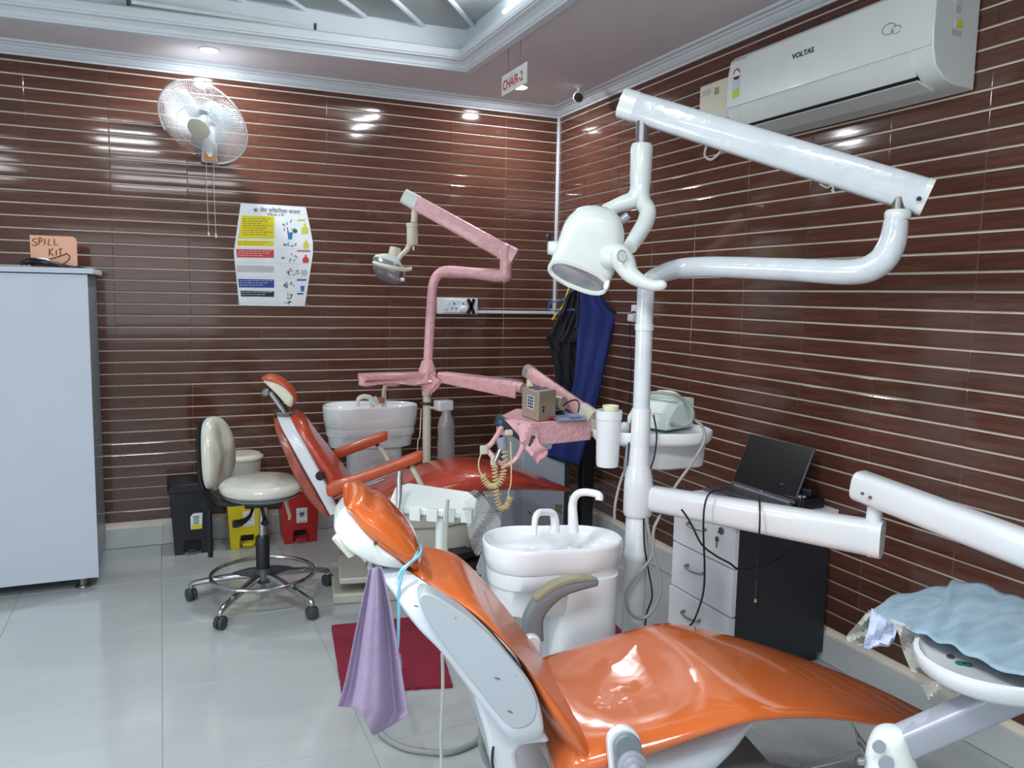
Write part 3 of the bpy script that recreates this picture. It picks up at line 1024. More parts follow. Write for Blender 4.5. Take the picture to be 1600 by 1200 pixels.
# headrest
hr = F1.pix([((541, 778), (537, 786), .09), ((550, 766), (541, 796), .118), ((566, 763), (550, 806), .12), ((584, 774), (560, 822), .125), ((604, 783), (575, 838), .13), ((630, 808), (597, 858), .13), ((650, 835), (620, 874), .125), ((657, 860), (634, 884), .115), ((650, 878), (640, 888), .09)])
F1.loft([(a, b, c-(a-c)*.35, d-(b-d)*.35, h) for a, b, c, d, h in hr], e=2.4, N=30, per=6).build('headrest_cushion', M['orangehead'], t, sub=1)
hs = F1.pix([((543, 788), (527, 806), .07), ((552, 803), (521, 832), .108), ((572, 832), (540, 862), .13), ((598, 857), (578, 884), .13), ((620, 873), (606, 890), .125), ((637, 886), (630, 889), .10)], vtop=1)
F1.loft([(a, b, c, d, h-.015) for a, b, c, d, h in hs], e=5, N=30, per=5, vc=-.015).build('headrest_shell', M['lampwhite'], t)
u0, z0 = F1.uz(587, 849, -.134)
MB().lathe(F1.P(u0, -.131, z0), [(0, 0), (.004, 0), (.004, .003), (0, .003)], 10, axis=-F1.b).build('screw', M['dgrey'], t)
# release lever and chrome pivot behind the headrest
a, b = F1.uz(524, 836, -.10), F1.uz(552, 868, -.10)
MB().tube([F1.P(a[0], -.10, a[1]), F1.P(b[0], -.10, b[1])], [.013, .013], 4).build('release_lever', M['cream'], t, bevel=.004)
a, b = F1.uz(556, 852, -.05), F1.uz(590, 893, -.05)
MB().tube([F1.P(a[0], -.05, a[1]), F1.P((a[0]+b[0])/2, -.05, (a[1]+b[1])/2), F1.P(b[0], -.05, b[1])], [.010, .010, .010], 12).build('headrest_stem', M['chrome'], t)
a = F1.uz(583, 884, -.09)
MB().lathe(F1.P(a[0], -.06, a[1]), [(0, -.04), (.013, -.038), (.016, -.02), (.012, 0), (.012, .03), (0, .034)], 18, axis=F1.b).build('pivot_knob', M['chrome'], t)
a, b = F1.uz(600, 888, 0), F1.uz(640, 912, 0)
MB().tube([F1.P(a[0], 0, a[1]), F1.P(b[0], 0, b[1])], [.03, .035], 16).build('neck_block', M['dgrey'], t)
# far armrest, grey with tan pad
arm = [((817, 998), (849, 998), .022), ((816, 975), (848, 977), .024), ((820, 957), (850, 962), .024), ((834, 933), (861, 946), .024), ((858, 914), (880, 930), .024), ((886, 904), (901, 922), .023), ((910, 901), (919, 917), .022), ((926, 901), (931, 914), .019), ((933, 904), (933, 911), .012)]
st = [(*F1.uz(*p, .29), *F1.uz(*q, .29), h) for p, q, h in arm]
F1.loft(st, e=3.2, N=20, per=5, vc=.29).build('armrest', M['grey'], t)
pad = [((833, 932), (839, 938), .020), ((858, 912), (864, 920), .021), ((886, 901), (890, 909), .021), ((910, 898.5), (912, 906), .020), ((926, 900), (927, 905), .016)]
st = [(*F1.uz(*p, .286), *F1.uz(*q, .286), h) for p, q, h in pad]
F1.loft(st, e=4, N=16, per=4, vc=.286).build('armrest_pad', M['tan'], t)
a = F1.uz(829, 1013, .27)
hub = [F1.P(a[0]+.026*math.cos(x), .25, a[1]+(.03 if math.sin(x) > 0 else -.06)+.026*math.sin(x)-.012) for x in [2*PI*i/28 for i in range(28)]]
MB().prism(hub, F1.b*.035).build('armrest_mount', M['white'], t, bevel=.006)
# near arm mount with stepped grey hub
a = F1.uz(980, 1172, -.285)
tx, tz = .18, .98
pl = []
for i in range(36):
    x = 2*PI*i/36
    cx = .036*math.cos(x)
    cz = .036*math.sin(x)+(.019 if math.sin(x) > 0 else -.075)
    pl.append((cx+cz*-.12, cz))
MB().prism([F1.P(a[0]+x, -.275, a[1]-.012+z) for x, z in pl], F1.b*.02).build('near_arm_mount', M['white'], t, bevel=.004)
MB().prism([F1.P(a[0]+x*.84+.003, -.290, a[1]-.014+z*.90) for x, z in pl], F1.b*.015).build('near_arm_plate', M['grey'], t, bevel=.003)
c = F1.P(a[0]+.008, -.288, a[1]-.030)
MB().lathe(c, [(0, 0), (.031, 0), (.031, .010), (.027, .012), (.023, .012), (.023, .022), (.015, .024), (.014, .036), (.0, .038)], 30, axis=-F1.b).build('arm_hub', M['armgrey'], t)
MB().lathe(c-F1.b*.036, [(0, 0), (.0065, .0), (.0065, .003), (0, .003)], 14, axis=-F1.b).build('hub_bolt', M['dgrey'], t)
# seat tray, link and base
tray = [(-.02, .37, -.02, .30, .12), (.02, .385, .03, .27, .18), (.12, .41, .12, .26, .205), (.25, .43, .26, .30, .21), (.36, .455, .34, .36, .20), (.41, .46, .40, .42, .18)]
F1.loft(tray, e=4, N=30, per=5).build('seat_shell', M['shell'], t)
lk = MB()
lk.prism([F1.P(u, -.15, z) for u, z in ((.30, .33), (.50, .30), (.66, .10), (.52, .07), (.26, .20))], F1.b*.30)
lk.build('lift_link', M['grey'], t, bevel=.01)
F1.loft([(-.12, .20, -.12, .02, .12), (-.08, .27, -.10, .0, .19), (.1, .28, .1, .0, .21), (.36, .24, .38, .0, .21), (.52, .13, .56, 0, .20), (.60, .06, .62, .0, .15)], e=5, N=28, per=4).build('base', M['white'], t)
MB().prism([F1.P(u, -.235, z) for u, z in ((-.20, 0), (.80, 0), (.80, .03), (-.20, .03))], F1.b*.47).build('base_plate', M['grey'], t, bevel=.02)
MB().lathe(F1.P(.60, .0, .03), [(0, 0), (.19, 0), (.20, .03), (.18, .085), (.13, .105), (.06, .112), (0, .113)], 36).build('base_cover', M['armgrey'], t)
MB().lathe(F1.P(.42, -.20, .03), [(0, 0), (.12, 0), (.12, .09), (.09, .12), (0, .125)], 28).build('motor_cover', M['dgrey'], t)
MB().tube([F1.P(.02, -.10, .30), F1.P(.10, -.10, .20), F1.P(.20, -.10, .18)], .035, 14, 3).build('lift_ram', M['dgrey'], t)
# film wrinkles over the seat
g = []
for i in range(26):
    u = -.03+.45*i/25
    r = []
    for k in range(22):
        v = -.235+.47*k/21
        j = min(range(len(seat)), key=lambda q: abs(seat[q][0]-u))
        def zi(u):
            for q in range(len(seat)-1):
                if seat[q][0] <= u <= seat[q+1][0]:
                    f = (u-seat[q][0])/(seat[q+1][0]-seat[q][0])
                    return seat[q][1]*(1-f)+seat[q+1][1]*f, seat[q][4]*(1-f)+seat[q+1][4]*f
            return seat[1][1], .24
        zt, hw = zi(u)
        a = min(1, abs(v)/hw)
        z = zt-.055*(1-(1-a**2.6)**(1/2.6))*1.0
        z += .004+.004*math.sin(9*u+14*v)*math.cos(21*v-6*u)+.003*math.sin(31*u+3)
        r.append(F1.P(u, v, z))
    g.append(r)
MB().sheet(g).build('seat_film', M['thinfilm'], t)

# ------------------------------------------------------------------ lilac cloth
def at1(x, y, v):
    u, z = F1.uz(x, y, v)
    return F1.P(u, v, z)
rowsL = [(578, 888, 596, 886, .15), (575, 900, 600, 900, .4), (566, 940, 610, 945, .8), (556, 985, 618, 990, 1.), (546, 1035, 626, 1040, 1.1), (537, 1075, 632, 1080, 1.2), (528, 1103, 638, 1113, 1.2)]
g = []
for x0, y0, x1, y1, am in cr(rowsL, 4):
    r = []
    for k in range(25):
        f = k/24
        v = -.16+.020*am*math.sin(f*2*PI*1.5+.4)+.008*am*math.sin(f*17)
        r.append(at1(x0+(x1-x0)*f, y0+(y1-y0)*f, v))
    g.append(r)
# hanging tail at the front: a pointed lower corner
last = g[-1]
for s_ in (1, 2, 3, 4):
    r = []
    for k, p in enumerate(last):
        f = k/24
        w_ = max(0, 1-abs(f-.66)/.36)
        w_ = w_ if f < .66 else w_**.75
        r.append(p+V((0, 0, -.055*s_/4*w_))-F1.a*(.006*s_*w_))
    g.append(r)
o = MB().sheet(g).build('patient_cloth', M['lilac'], solid=.0015)
tag(o, 'lilac cloth hanging from the headrest pivot of the orange foreground chair', 'cloth')
# ------------------------------------------------------------------ blue bib cord
t = thing('bib_cord', 'sky blue rubber bib cord looped round the neck of the orange foreground chair', 'cord', at1(640, 870, 0))
pts = [at1(640, 846, .12), at1(652, 848, .06), at1(658, 856, -.05), at1(655, 868, -.12), at1(640, 880, -.15), at1(630, 893, -.155), at1(624, 915, -.16), at1(623, 950, -.16), at1(622, 990, -.16), at1(621, 1012, -.16)]
MB().tube(pts, .0036, 8, 5).build('loop', M['lightblue'], t)
pts = [at1(637, 850, .12), at1(648, 853, .03), at1(652, 862, -.08), at1(645, 876, -.14), at1(628, 890, -.155), at1(622, 905, -.158)]
MB().tube(pts, .0036, 8, 5).build('loop', M['lightblue'], t)
a, b = at1(621, 1010, -.16), at1(622, 1022, -.16)
MB().tube([a, b], .0025, 8).build('clip_link', M['steel'], t)
MB().tube([b, at1(626, 1044, -.16)], [.006, .0045], 4).build('clip', M['chrome'], t, bevel=.001)

# ================================================================== SPITTOONS
def spittoon(name, label, c, yaw, L, D_, zr, wall, tankz, grp, mm, ped, faucet):
    """kidney bowl of length L and depth D_, rim height zr"""
    t = thing(name, label, 'spittoon', (c[0], c[1], 0), yaw, 'spittoons beside the dental chairs')
    ca, sa = math.cos(yaw), math.sin(yaw)

    def ring(z, k, inset=0., n=48, off=(0, 0)):
        r = []
        for i in range(n):
            a = 2*PI*i/n
            x, y = math.cos(a), math.sin(a)
            big = 1+.10*(-x)
            px = (L/2-inset)*k*math.copysign(abs(x)**.85, x)
            py = (D_/2*big-inset)*k*math.copysign(abs(y)**.85, y)
            py *= 1-.13*math.exp(-(x/.35)**2)
            px += off[0]
            py += off[1]
            r.append(V((c[0]+px*ca-py*sa, c[1]+px*sa+py*ca, z)))
        return r
    rs = [ring(zr-wall, .60), ring(zr-wall, .93), ring(zr-wall+.008, .965), ring(zr-wall*.5, .99), ring(zr-.012, 1.), ring(zr-.003, .993), ring(zr, .975), ring(zr-.002, .955),
          ring(zr-.012, .935), ring(zr-.032, .87), ring(zr-.042, .75), ring(zr-.046, .5), ring(zr-.047, .1)]
    MB().rings(rs).build('bowl', mm, t, ang=60)
    # two round wells in the bowl
    for sx, rr in ((-.27, .062), (.27, .058)):
        p = V((c[0]+L*sx*ca, c[1]+L*sx*sa, zr-.047))
        MB().lathe(p, [(rr*1.12, .0), (rr*1.15, .006), (rr*1.05, .009), (rr*.95, .004), (rr*.4, -.001), (0, -.002)], 30).build('bowl_well', mm, t)
        MB().lathe(p, [(0, .0), (.012, .0), (.012, .003), (0, .003)], 14).build('drain', M['chrome'], t)
    rs = [ring(tankz, .78), ring(tankz+.004, .86), ring(tankz+.03, .88), ring(zr-wall-.045, .90), ring(zr-wall-.043, .925), ring(zr-wall-.002, .94), ring(zr-wall+.004, .93)]
    MB().rings(rs).build('tank', M['white'], t, ang=60)
    ped(t, ring, c)
    faucet(t)
    return t


# front unit
S1 = W(864, 838, 2.42)
def ped1(t, ring, c):
    L = .415
    rs = []
    for z, k in ((0, .98), (.45, 1.), (.60, 1.02)):
        r = []
        for i in range(36):
            a = 2*PI*i/36
            x, y = math.copysign(abs(math.cos(a))**.6, math.cos(a)), math.copysign(abs(math.sin(a))**.6, math.sin(a))
            px, py = .085+.105*k*x, .0+.115*k*y
            ya = t.rotation_euler[2]
            r.append(V((c[0]+px*math.cos(ya)-py*math.sin(ya), c[1]+px*math.sin(ya)+py*math.cos(ya), z)))
        rs.append(r)
    MB().rings(rs).build('pedestal', M['white'], t)
    # smaller leg on the left
    p = W(792, 960, 2.45)
    MB().cyl((p.x, p.y, .0), (p.x, p.y, .50), .028, n=20).build('leg', M['white'], t)
    MB().cyl((p.x-.03, p.y+.05, .36), (p.x-.03, p.y+.05, .50), .04, n=20).build('drain_trap', M['cream'], t)
def fau1(t):
    z = S1.z-.045
    P = lambda x, y, d: W(x, y, d)
    MB().tube([P(867, 832, 2.42), P(867, 814, 2.42), P(863, 802, 2.41), P(850, 800, 2.39), P(841, 802, 2.37), P(836, 812, 2.35), P(835, 836, 2.34)], [.0135, .0135, .0115, .0105, .0105, .0095, .008], 14, 5).build('cup_filler', mm1, t)
    MB().tube([P(896, 830, 2.43), P(895, 806, 2.43), P(895, 786, 2.43), P(901, 773, 2.42), P(914, 769, 2.41), P(935, 773, 2.39), P(936, 782, 2.385)], [.017, .015, .013, .012, .0115, .0115, .012], 14, 5).build('rinse_spout', mm1, t)
    for x, d in ((867, 2.42), (896, 2.43)):
        q = P(x, 831, d)
        MB().cyl(q, q+V((0, 0, .018)), .0165, .015, 20).build('spout_collar', mm1, t)
mm1 = M['porcelain']
S1.z = .70
SP1 = spittoon('spittoon', 'white porcelain kidney shaped spittoon with two spouts behind the orange chair', (S1.x, S1.y), math.radians(-14), .425, .285, .695, .078, .49, None, mm1, ped1, fau1)

# rear unit
S2 = W(579, 640, 4.45)
def ped2(t, ring, c):
    MB().rings([[V((c[0]+.02+.15*math.copysign(abs(math.cos(2*PI*i/36))**.6, math.cos(2*PI*i/36)), c[1]+.10*math.copysign(abs(math.sin(2*PI*i/36))**.6, math.sin(2*PI*i/36)), z)) for i in range(36)] for z in (0, .60)]).build('pedestal', M['white'], t)
def fau2(t):
    d = 4.45
    MB().tube([W(581, 645, d), W(580, 624, d), W(574, 620, d), W(566, 620, d), W(560, 624, d), W(558, 636, d)], [.014, .014, .013, .013, .012, .011], 10, 4).build('cup_filler', M['cream'], t)
    MB().tube([W(600, 645, d), W(600, 615, d), W(602, 604, d), W(608, 600, d), W(616, 600, d)], [.014, .013, .012, .011, .010], 10, 4).build('rinse_spout', M['cream'], t)
spittoon('spittoon', 'white kidney shaped spittoon with cream spouts beside the rear red chair', (S2.x, S2.y), math.radians(-6), .52, .30, .80, .12, .57, None, M['porcelain'], ped2, fau2)
q = W(590, 630, 4.42)
t = thing('rinsing_cup', 'brown and white cup on the rim of the rear spittoon', 'cup', q)
MB().lathe(q+V((.0, .0, -.01)), [(0, 0), (.018, 0), (.024, .045), (.022, .045), (.016, .004), (0, .004)], 18, axis=(-.6, 0, .8)).build('cup_body', M['white'], t)
MB().lathe(q+V((.02, 0, .0)), [(0, 0), (.018, 0), (.02, .03), (0, .032)], 16).build('cup_liner', mat('brown_paper', (176, 112, 84), .6), t)

# ================================================================== FRONT UNIT COLUMN, LIGHT AND ARMS
PB = W(990, 960, 2.60)
px, py = PB.x, PB.y
t = thing('dental_unit_pole', 'white floor column with film wrapped lamp arm behind the orange chair', 'dental unit', (px, py, 0), 0, 'dental unit columns')
MB().lathe((px, py, 0), [(0, 0), (.075, 0), (.078, .01), (.042, .02), (.037, .03), (.037, .58), (.040, .585), (.040, .61), (.0365, .615), (.0365, .78), (.034, .79), (0, .79)], 30).build('lower_column', M['white'], t)
MB().lathe((px, py, 0), [(0, .775), (.040, .775), (.040, .83), (.0365, .845), (.0345, .86), (.031, .945), (.030, .95), (0, .95)], 30).build('arm_bearing', M['white'], t)
MB().lathe((px, py, 0), [(0, .945), (.0305, .945), (.0305, 1.065), (.029, 1.07), (0, 1.07)], 30).build('collar', M['white'], t)
e = W(1042, 420, 2.58)
pt = [V((px, py, 1.06)), V((px, py, 1.25)), V((px, py, 1.40)), V((px+.012, py, 1.465)), W(1056, 421, 2.57), W(1110, 417, 2.52), W(1230, 421, 2.38), W(1330, 425, 2.26), W(1372, 412, 2.22), W(1393, 382, 2.20), W(1400, 345, 2.20)]
MB().tube(pt, [.0265, .0265, .0265, .0275, .031, .0325, .0335, .0360, .0375, .036, .0315], 22, 6).build('lamp_post', M['wrapwhite'], t)
MB().lathe((px, py, 1.315), [(0, 0), (.0290, 0), (.0290, .02), (0, .02)], 26).build('post_ring', M['white'], t)
a = W(1402, 343, 2.20)
MB().lathe(a, [(0, 0), (.032, 0), (.034, .006), (.034, .018), (.029, .026), (0, .026)], 26).build('post_cap', M['lampwhite'], t)
MB().cyl(a+V((0, 0, .02)), a+V((0, 0, .060)), .018, n=18).build('pin', M['steel'], t)
# spring arm
A, B = W(1430, 303, 2.19), W(985, 165, 2.50)
def beam(A, B, w0, h0, w1, h1, e=4., n=28, up=V((0, 0, 1)), steps=2, ends=True):
    d = (B-A).normalized()
    s_ = d.cross(up).normalized()
    q = s_.cross(d)
    rs = []
    L = (B-A).length
    fr = [0, .004, .012] if ends else [0]
    ks = [.80, .94, 1.] if ends else [1]
    seq = [(f, k) for f, k in zip(fr, ks)]+[(i/(steps+1), 1) for i in range(1, steps+1)]+[(1-f, k) for f, k in zip(fr[::-1], ks[::-1])]
    for f, k in seq:
        w_, h_ = (w0+(w1-w0)*f)*k/2, (h0+(h1-h0)*f)*k/2
        r = []
        for i in range(n):
            a = 2*PI*i/n
            r.append(A+d*L*f+s_*w_*math.copysign(abs(math.cos(a))**(2/e), math.cos(a))+q*h_*math.copysign(abs(math.sin(a))**(2/e), math.sin(a)))
        rs.append(r)
    return MB().rings(rs)
beam(A+(A-B).normalized()*.03, B+(B-A).normalized()*.02, .066, .098, .066, .088, 3.6).build('spring_arm', M['wrapwhite'], t)
dn = (B-A).normalized()
beam(A+(A-B).normalized()*.034, A+(A-B).normalized()*.018, .070, .101, .070, .101, 3.6).build('arm_end_cap', M['lampwhite'], t)
beam(B-dn*.025, B+dn*.028, .069, .092, .069, .092, 3.).build('arm_end_cap', M['lampwhite'], t)
MB().lathe(W(1435, 311, 2.15), [(0, 0), (.006, 0), (.006, .006), (0, .006)], 12, axis=-FW).build('screw', M['dgrey'], t)
Bt = W(1004, 190, 2.48)
MB().cyl(Bt, V((Bt.x, Bt.y, Bt.z-.09)), .020, n=20).build('drop_pin', M['steel'], t)
z1 = W(1001, 221, 2.48).z
z2 = W(1000, 290, 2.48).z
MB().lathe((Bt.x, Bt.y, z2), [(0, 0), (.031, 0), (.033, .02), (.0345, z1-z2-.02), (.030, z1-z2-.006), (0, z1-z2)], 26).build('drop_sleeve', M['lampwhite'], t)
MB().tube([W(1280, 287, 2.25), W(1292, 293, 2.25), W(1300, 290, 2.25), W(1303, 302, 2.25), W(1299, 296, 2.25)], .0025, 6, 3).build('tied_film', M['film'], t)

# lamp head
LH = thing('operating_lamp', 'white operating lamp head hanging from the long film wrapped arm', 'lamp', (Bt.x, Bt.y, z2), 0, 'operating lamps')
d = 2.48
MB().tube([W(1000, 292, d), W(1000, 303, d), W(1004, 316, d), W(1012, 330, d), W(1008, 348, d-.02), W(995, 370, d-.05), W(984, 386, d-.08)], [.031, .0305, .027, .026, .026, .025, .022], 20, 6).build('yoke_arm', M['lampwhite'], LH)
MB().tube([W(1000, 297, d), W(990, 311, d), W(972, 318, d), W(952, 328, d+.02), W(930, 342, d+.06)], [.030, .026, .023, .023, .022], 20, 6).build('yoke_arm', M['lampwhite'], LH)
MB().tube([W(982, 336, d), W(970, 346, d+.01), W(955, 350, d+.03)], [.012, .014, .012], 12, 4).build('cross_bar', M['armgrey'], LH)
# head body: rings from the domed back (upper) to the lens opening (lower front)
hd = [((940, 340), 10, 8), ((936, 345), 30, 18), ((930, 356), 42, 26), ((925, 372), 49, 33), ((921, 390), 51, 36), ((916, 402), 50, 32), ((911, 414), 50, 25), ((907, 424), 49, 19), ((904, 430), 48, 15)]
def lampring(c, a, b, d, tilt, n=40):
    r = []
    tilt = .26+max(0, (c[1]-395)/38)*.12
    C0 = W(*c, d)
    e_x = (CR*math.cos(tilt)-CU*math.sin(tilt))
    e_y = (CU*math.sin(.5)-FW*math.cos(.5))*-1
    e_y = (FW*.72-CU*.69).normalized()
    e_y = (e_y-e_x*e_y.dot(e_x)).normalized()
    k = d/F_PX
    for i in range(n):
        t_ = 2*PI*i/n
        x = math.copysign(abs(math.cos(t_))**.8, math.cos(t_))
        y = math.copysign(abs(math.sin(t_))**.8, math.sin(t_))
        r.append(C0+e_x*(a*k*x)+e_y*(b*k*y*1.5))
    return r
rs = [lampring(c, a, b, 2.44, .26) for c, a, b in hd]
MB().rings(rs).build('head_shell', M['lampwhite'], LH, ang=70)
rs = [lampring((904, 430), 48, 15, 2.44, .26), lampring((903, 433), 50, 17, 2.44, .26), lampring((903, 435), 49, 16, 2.44, .26), lampring((903, 435), 45, 12.5, 2.44, .26), lampring((904, 432), 44, 12, 2.44, .26)]
MB().rings(rs, cap=False).build('rim', M['lampwhite'], LH, ang=70)
MB().rings([lampring((904, 431), 44, 12, 2.44, .26), lampring((904, 434), 41, 10.5, 2.44, .26)]).build('lens', M['lens'], LH)
# side pods and handles
def pod(x, y, d, r, ax_, l, nm='handle_pod'):
    return MB().lathe(W(x, y, d), [(0, -.2*l), (r*.8, -.18*l), (r, 0), (r, .6*l), (r*.85, .95*l), (0, l)], 26, axis=ax_).build(nm, M['lampwhite'], LH)
pod(948, 401, 2.41, .037, (CR*.9-CU*.02-FW*.42), .062)
pod(873, 388, 2.47, .022, (-CR*.95-FW*.1), .035)
pc, pn = W(972, 400, 2.318), (CR*.5-FW*.86).normalized()
pa = pn.orthogonal().normalized()
pb = pn.cross(pa)
MB().tube([pc+pa*(.017*math.cos(2*PI*k/28))+pb*(.017*math.sin(2*PI*k/28)) for k in range(29)], .0009, 6).build('pod_ring', M['grey'], LH)
MB().lathe(pc-pn*.002, [(0, -.004), (.0165, -.004), (.0165, .001), (0, .0015)], 26, axis=pn).build('pod_cap', M['lampwhite'], LH)
MB().tube([W(965, 392, 2.38), W(975, 410, 2.37), W(985, 428, 2.36), W(1003, 440, 2.35), W(1022, 446, 2.34), W(1036, 445, 2.33), W(1041, 444, 2.33)], [.030, .034, .026, .020, .0165, .0145, .006], 18, 6).build('handle', M['lampwhite'], LH)
MB().tube([W(872, 384, 2.5), W(865, 378, 2.52), W(857, 371, 2.54)], [.005, .004, .004], 8).build('far_handle', M['cable'], LH)
MB().lathe(W(857, 370, 2.54), [(0, -.008), (.008, -.006), (.009, .006), (0, .009)], 12, axis=-FW).build('far_handle_knob', M['black'], LH)
MB().tube([W(951, 438, 2.42), W(948, 446, 2.42), W(946, 453, 2.42)], [.006, .012, .008], 4).build('switch_lever', M['lampwhite'], LH, bevel=.002)

# delivery arm (lower, towards the right)
t = thing('delivery_arm', 'white horizontal arm from the column to the instrument tray at right', 'arm', (px, py, .8))
A = V((px+.03, py-.015, .785))
B = W(1372, 838, 2.17)
B.z = .782
beam(A, B, .065, .080, .075, .098, 3.4, up=V((0, 0, 1))).build('lower_arm', M['white'], t)
MB().lathe((px, py, .728), [(0, 0), (.043, 0), (.046, .01), (.046, .10), (.043, .125), (.036, .16), (0, .16)], 28).build('arm_root', M['white'], t)
dd = (B-A).normalized()
beam(B-dd*.02, B+dd*.012, .079, .102, .079, .102, 3.4).build('end_cap', M['white'], t)
J = W(1366, 805, 2.17)
MB().cyl((J.x, J.y, .83), (J.x, J.y, .872), .021, .019, n=22).build('pivot_post', M['white'], t)
MB().cyl((J.x, J.y, .872), (J.x, J.y, .925), .0145, n=18).build('pivot_pin', M['steel'], t)
A2 = W(1340, 757, 2.20)
B2 = W(1660, 879, 1.76)
beam(A2, B2, .072, .084, .074, .084, 3.2).build('upper_arm', M['white'], t)
for x, y in ((1347, 771), (1359, 777)):
    MB().lathe(W(x, y, 2.125), [(0, 0), (.0045, 0), (.0045, .004), (0, .004)], 12, axis=-FW).build('screw', M['steel'], t)
MB().lathe(B2+V((0, 0, -.2)), [(0, 0), (.03, 0), (.03, .2), (0, .2)], 20).build('drop_post', M['white'], t)

# instrument tray on the right
TZ = .765
TC = V((-.80, -3.815, TZ))
t = thing('instrument_tray', 'round edged white instrument tray at the right edge of the picture', 'tray', TC)
def trayring(k, z, n=44):
    r = []
    for i in range(n):
        a = 2*PI*i/n
        x = math.copysign(abs(math.cos(a))**.95, math.cos(a))
        y = math.copysign(abs(math.sin(a))**.95, math.sin(a))
        dx = V((.93, -.36, 0))
        dy = V((.36, .93, 0))
        r.append(V((TC.x, TC.y, z))+V((.32*(k if k > .5 else .1)*x, .17*k*y, 0)))
    return r
MB().rings([trayring(.75, TZ-.045), trayring(.9, TZ-.042), trayring(.97, TZ-.028), trayring(1, TZ-.008), trayring(1, TZ), trayring(.965, TZ+.002), trayring(.945, TZ-.006), trayring(.90, TZ-.014), trayring(.1, TZ-.015)]).build('tray_body', M['white'], t, ang=60)
q = WZ(1485, 1026, TZ-.012)
MB().lathe(q, [(0, 0), (.007, 0), (.007, .002), (0, .002)], 14).build('button', M['dgrey'], t)
for x, y in ((1500, 1036), (1512, 1038)):
    MB().lathe(WZ(x, y, TZ-.012), [(0, 0), (.008, 0), (.008, .0012), (0, .0012)], 14).build('button_print', M['pgreen'], t)
a, b = W(1590, 1082, 1.46), W(1392, 1168, 1.50)
beam(a, b, .05, .055, .05, .055, 6, ends=False).build('bracket_bar', M['armgrey'], t, ang=40)
hc = W(1385, 1168, 1.50)
MB().rings([[W(x+a*math.copysign(abs(math.cos(2*PI*k/32))**.8, math.cos(2*PI*k/32))*.5, y, 1.5)+FW*(.035*kk*math.sin(2*PI*k/32)) for k in range(32)] for x, y, a, kk in cr([(1398, 1135, 8, .2), (1396, 1137, 24, .6), (1392, 1143, 38, .9), (1390, 1152, 50, 1), (1390, 1170, 66, 1), (1392, 1195, 78, 1), (1396, 1230, 84, 1), (1400, 1280, 84, 1)], 3)]).build('handle_block', M['lampwhite'], t)
for x, y, r in ((1373, 1166, .012), (1384, 1192, .014)):
    MB().lathe(W(x, y, 1.465), [(0, 0), (r, 0), (r, .004), (0, .004)], 18, axis=-FW).build('button_disc', M['armgrey'], t)
MB().tube([W(1332, 1130, 1.62), W(1337, 1141, 1.6), W(1345, 1160, 1.56), W(1360, 1182, 1.53), W(1368, 1198, 1.5)], [.0022, .0022, .007, .010, .011], 10, 3).build('handpiece', M['chrome'], t)
MB().tube([W(1270, 1200, 1.5), W(1330, 1186, 1.5), W(1345, 1178, 1.52)], .0013, 6, 3).build('thin_wire', M['steel'], t)
MB().lathe(W(1343, 1188, 1.5), [(0, -.006), (.008, -.005), (.009, .006), (0, .01)], 12, axis=CR).build('wire_clip', M['chrome'], t)
# crepe sheet on the tray
far = cr([(1357, 953), (1372, 944), (1400, 930), (1440, 921), (1475, 917), (1488, 908), (1512, 908), (1550, 919), (1580, 930), (1620, 940), (1700, 965)], 5)
near = cr([(1361, 964), (1385, 972), (1412, 981), (1440, 990), (1462, 1000), (1490, 1012), (1515, 1024), (1550, 1040), (1600, 1060), (1650, 1078), (1720, 1100)], 5)
g = []
for i, (a, b) in enumerate(zip(far, near)):
    pa, pb = WZ(*a, TZ+.014), WZ(*b, TZ+.014)
    r = []
    for k in range(19):
        f = k/18
        q = pa.lerp(pb, f)
        e = min(1, i/8)
        r.append(q+V((0, 0, -.012*(1-e)+.0035*math.sin(i*.8+f*7)*e+.0015*math.sin(f*23+i*.4)+.010*math.sin(PI*f)*e)))
    g.append(r)
o = MB().sheet(g).build('crepe_sheet', M['pad'], solid=.001)
tag(o, 'pale blue crinkled crepe sheet spread over the instrument tray', 'cloth')
# torn lilac corner hanging over the left end
g = []
P3 = lambda x, y, d: W(x, y, d)
cols = [((1362, 950), (1357, 980), (1350, 1008), (1356, 1018)), ((1372, 958), (1368, 985), (1360, 1005), (1364, 1012)), ((1385, 968), (1381, 990), (1374, 1004), (1375, 1009)), ((1396, 972), (1394, 992), (1388, 1008), (1388, 1011)), ((1404, 975), (1400, 990), (1396, 1003), (1393, 1006))]
for i, c_ in enumerate(cols):
    g.append([P3(x, y, 1.60+.008*math.sin(i*2+k)) for k, (x, y) in enumerate(cr(c_, 3))])
o = MB().sheet(g).build('torn_crepe_corner', M['crepe'], solid=.001)
tag(o, 'lilac white torn crepe corner drooping at the left tip of the instrument tray', 'cloth')
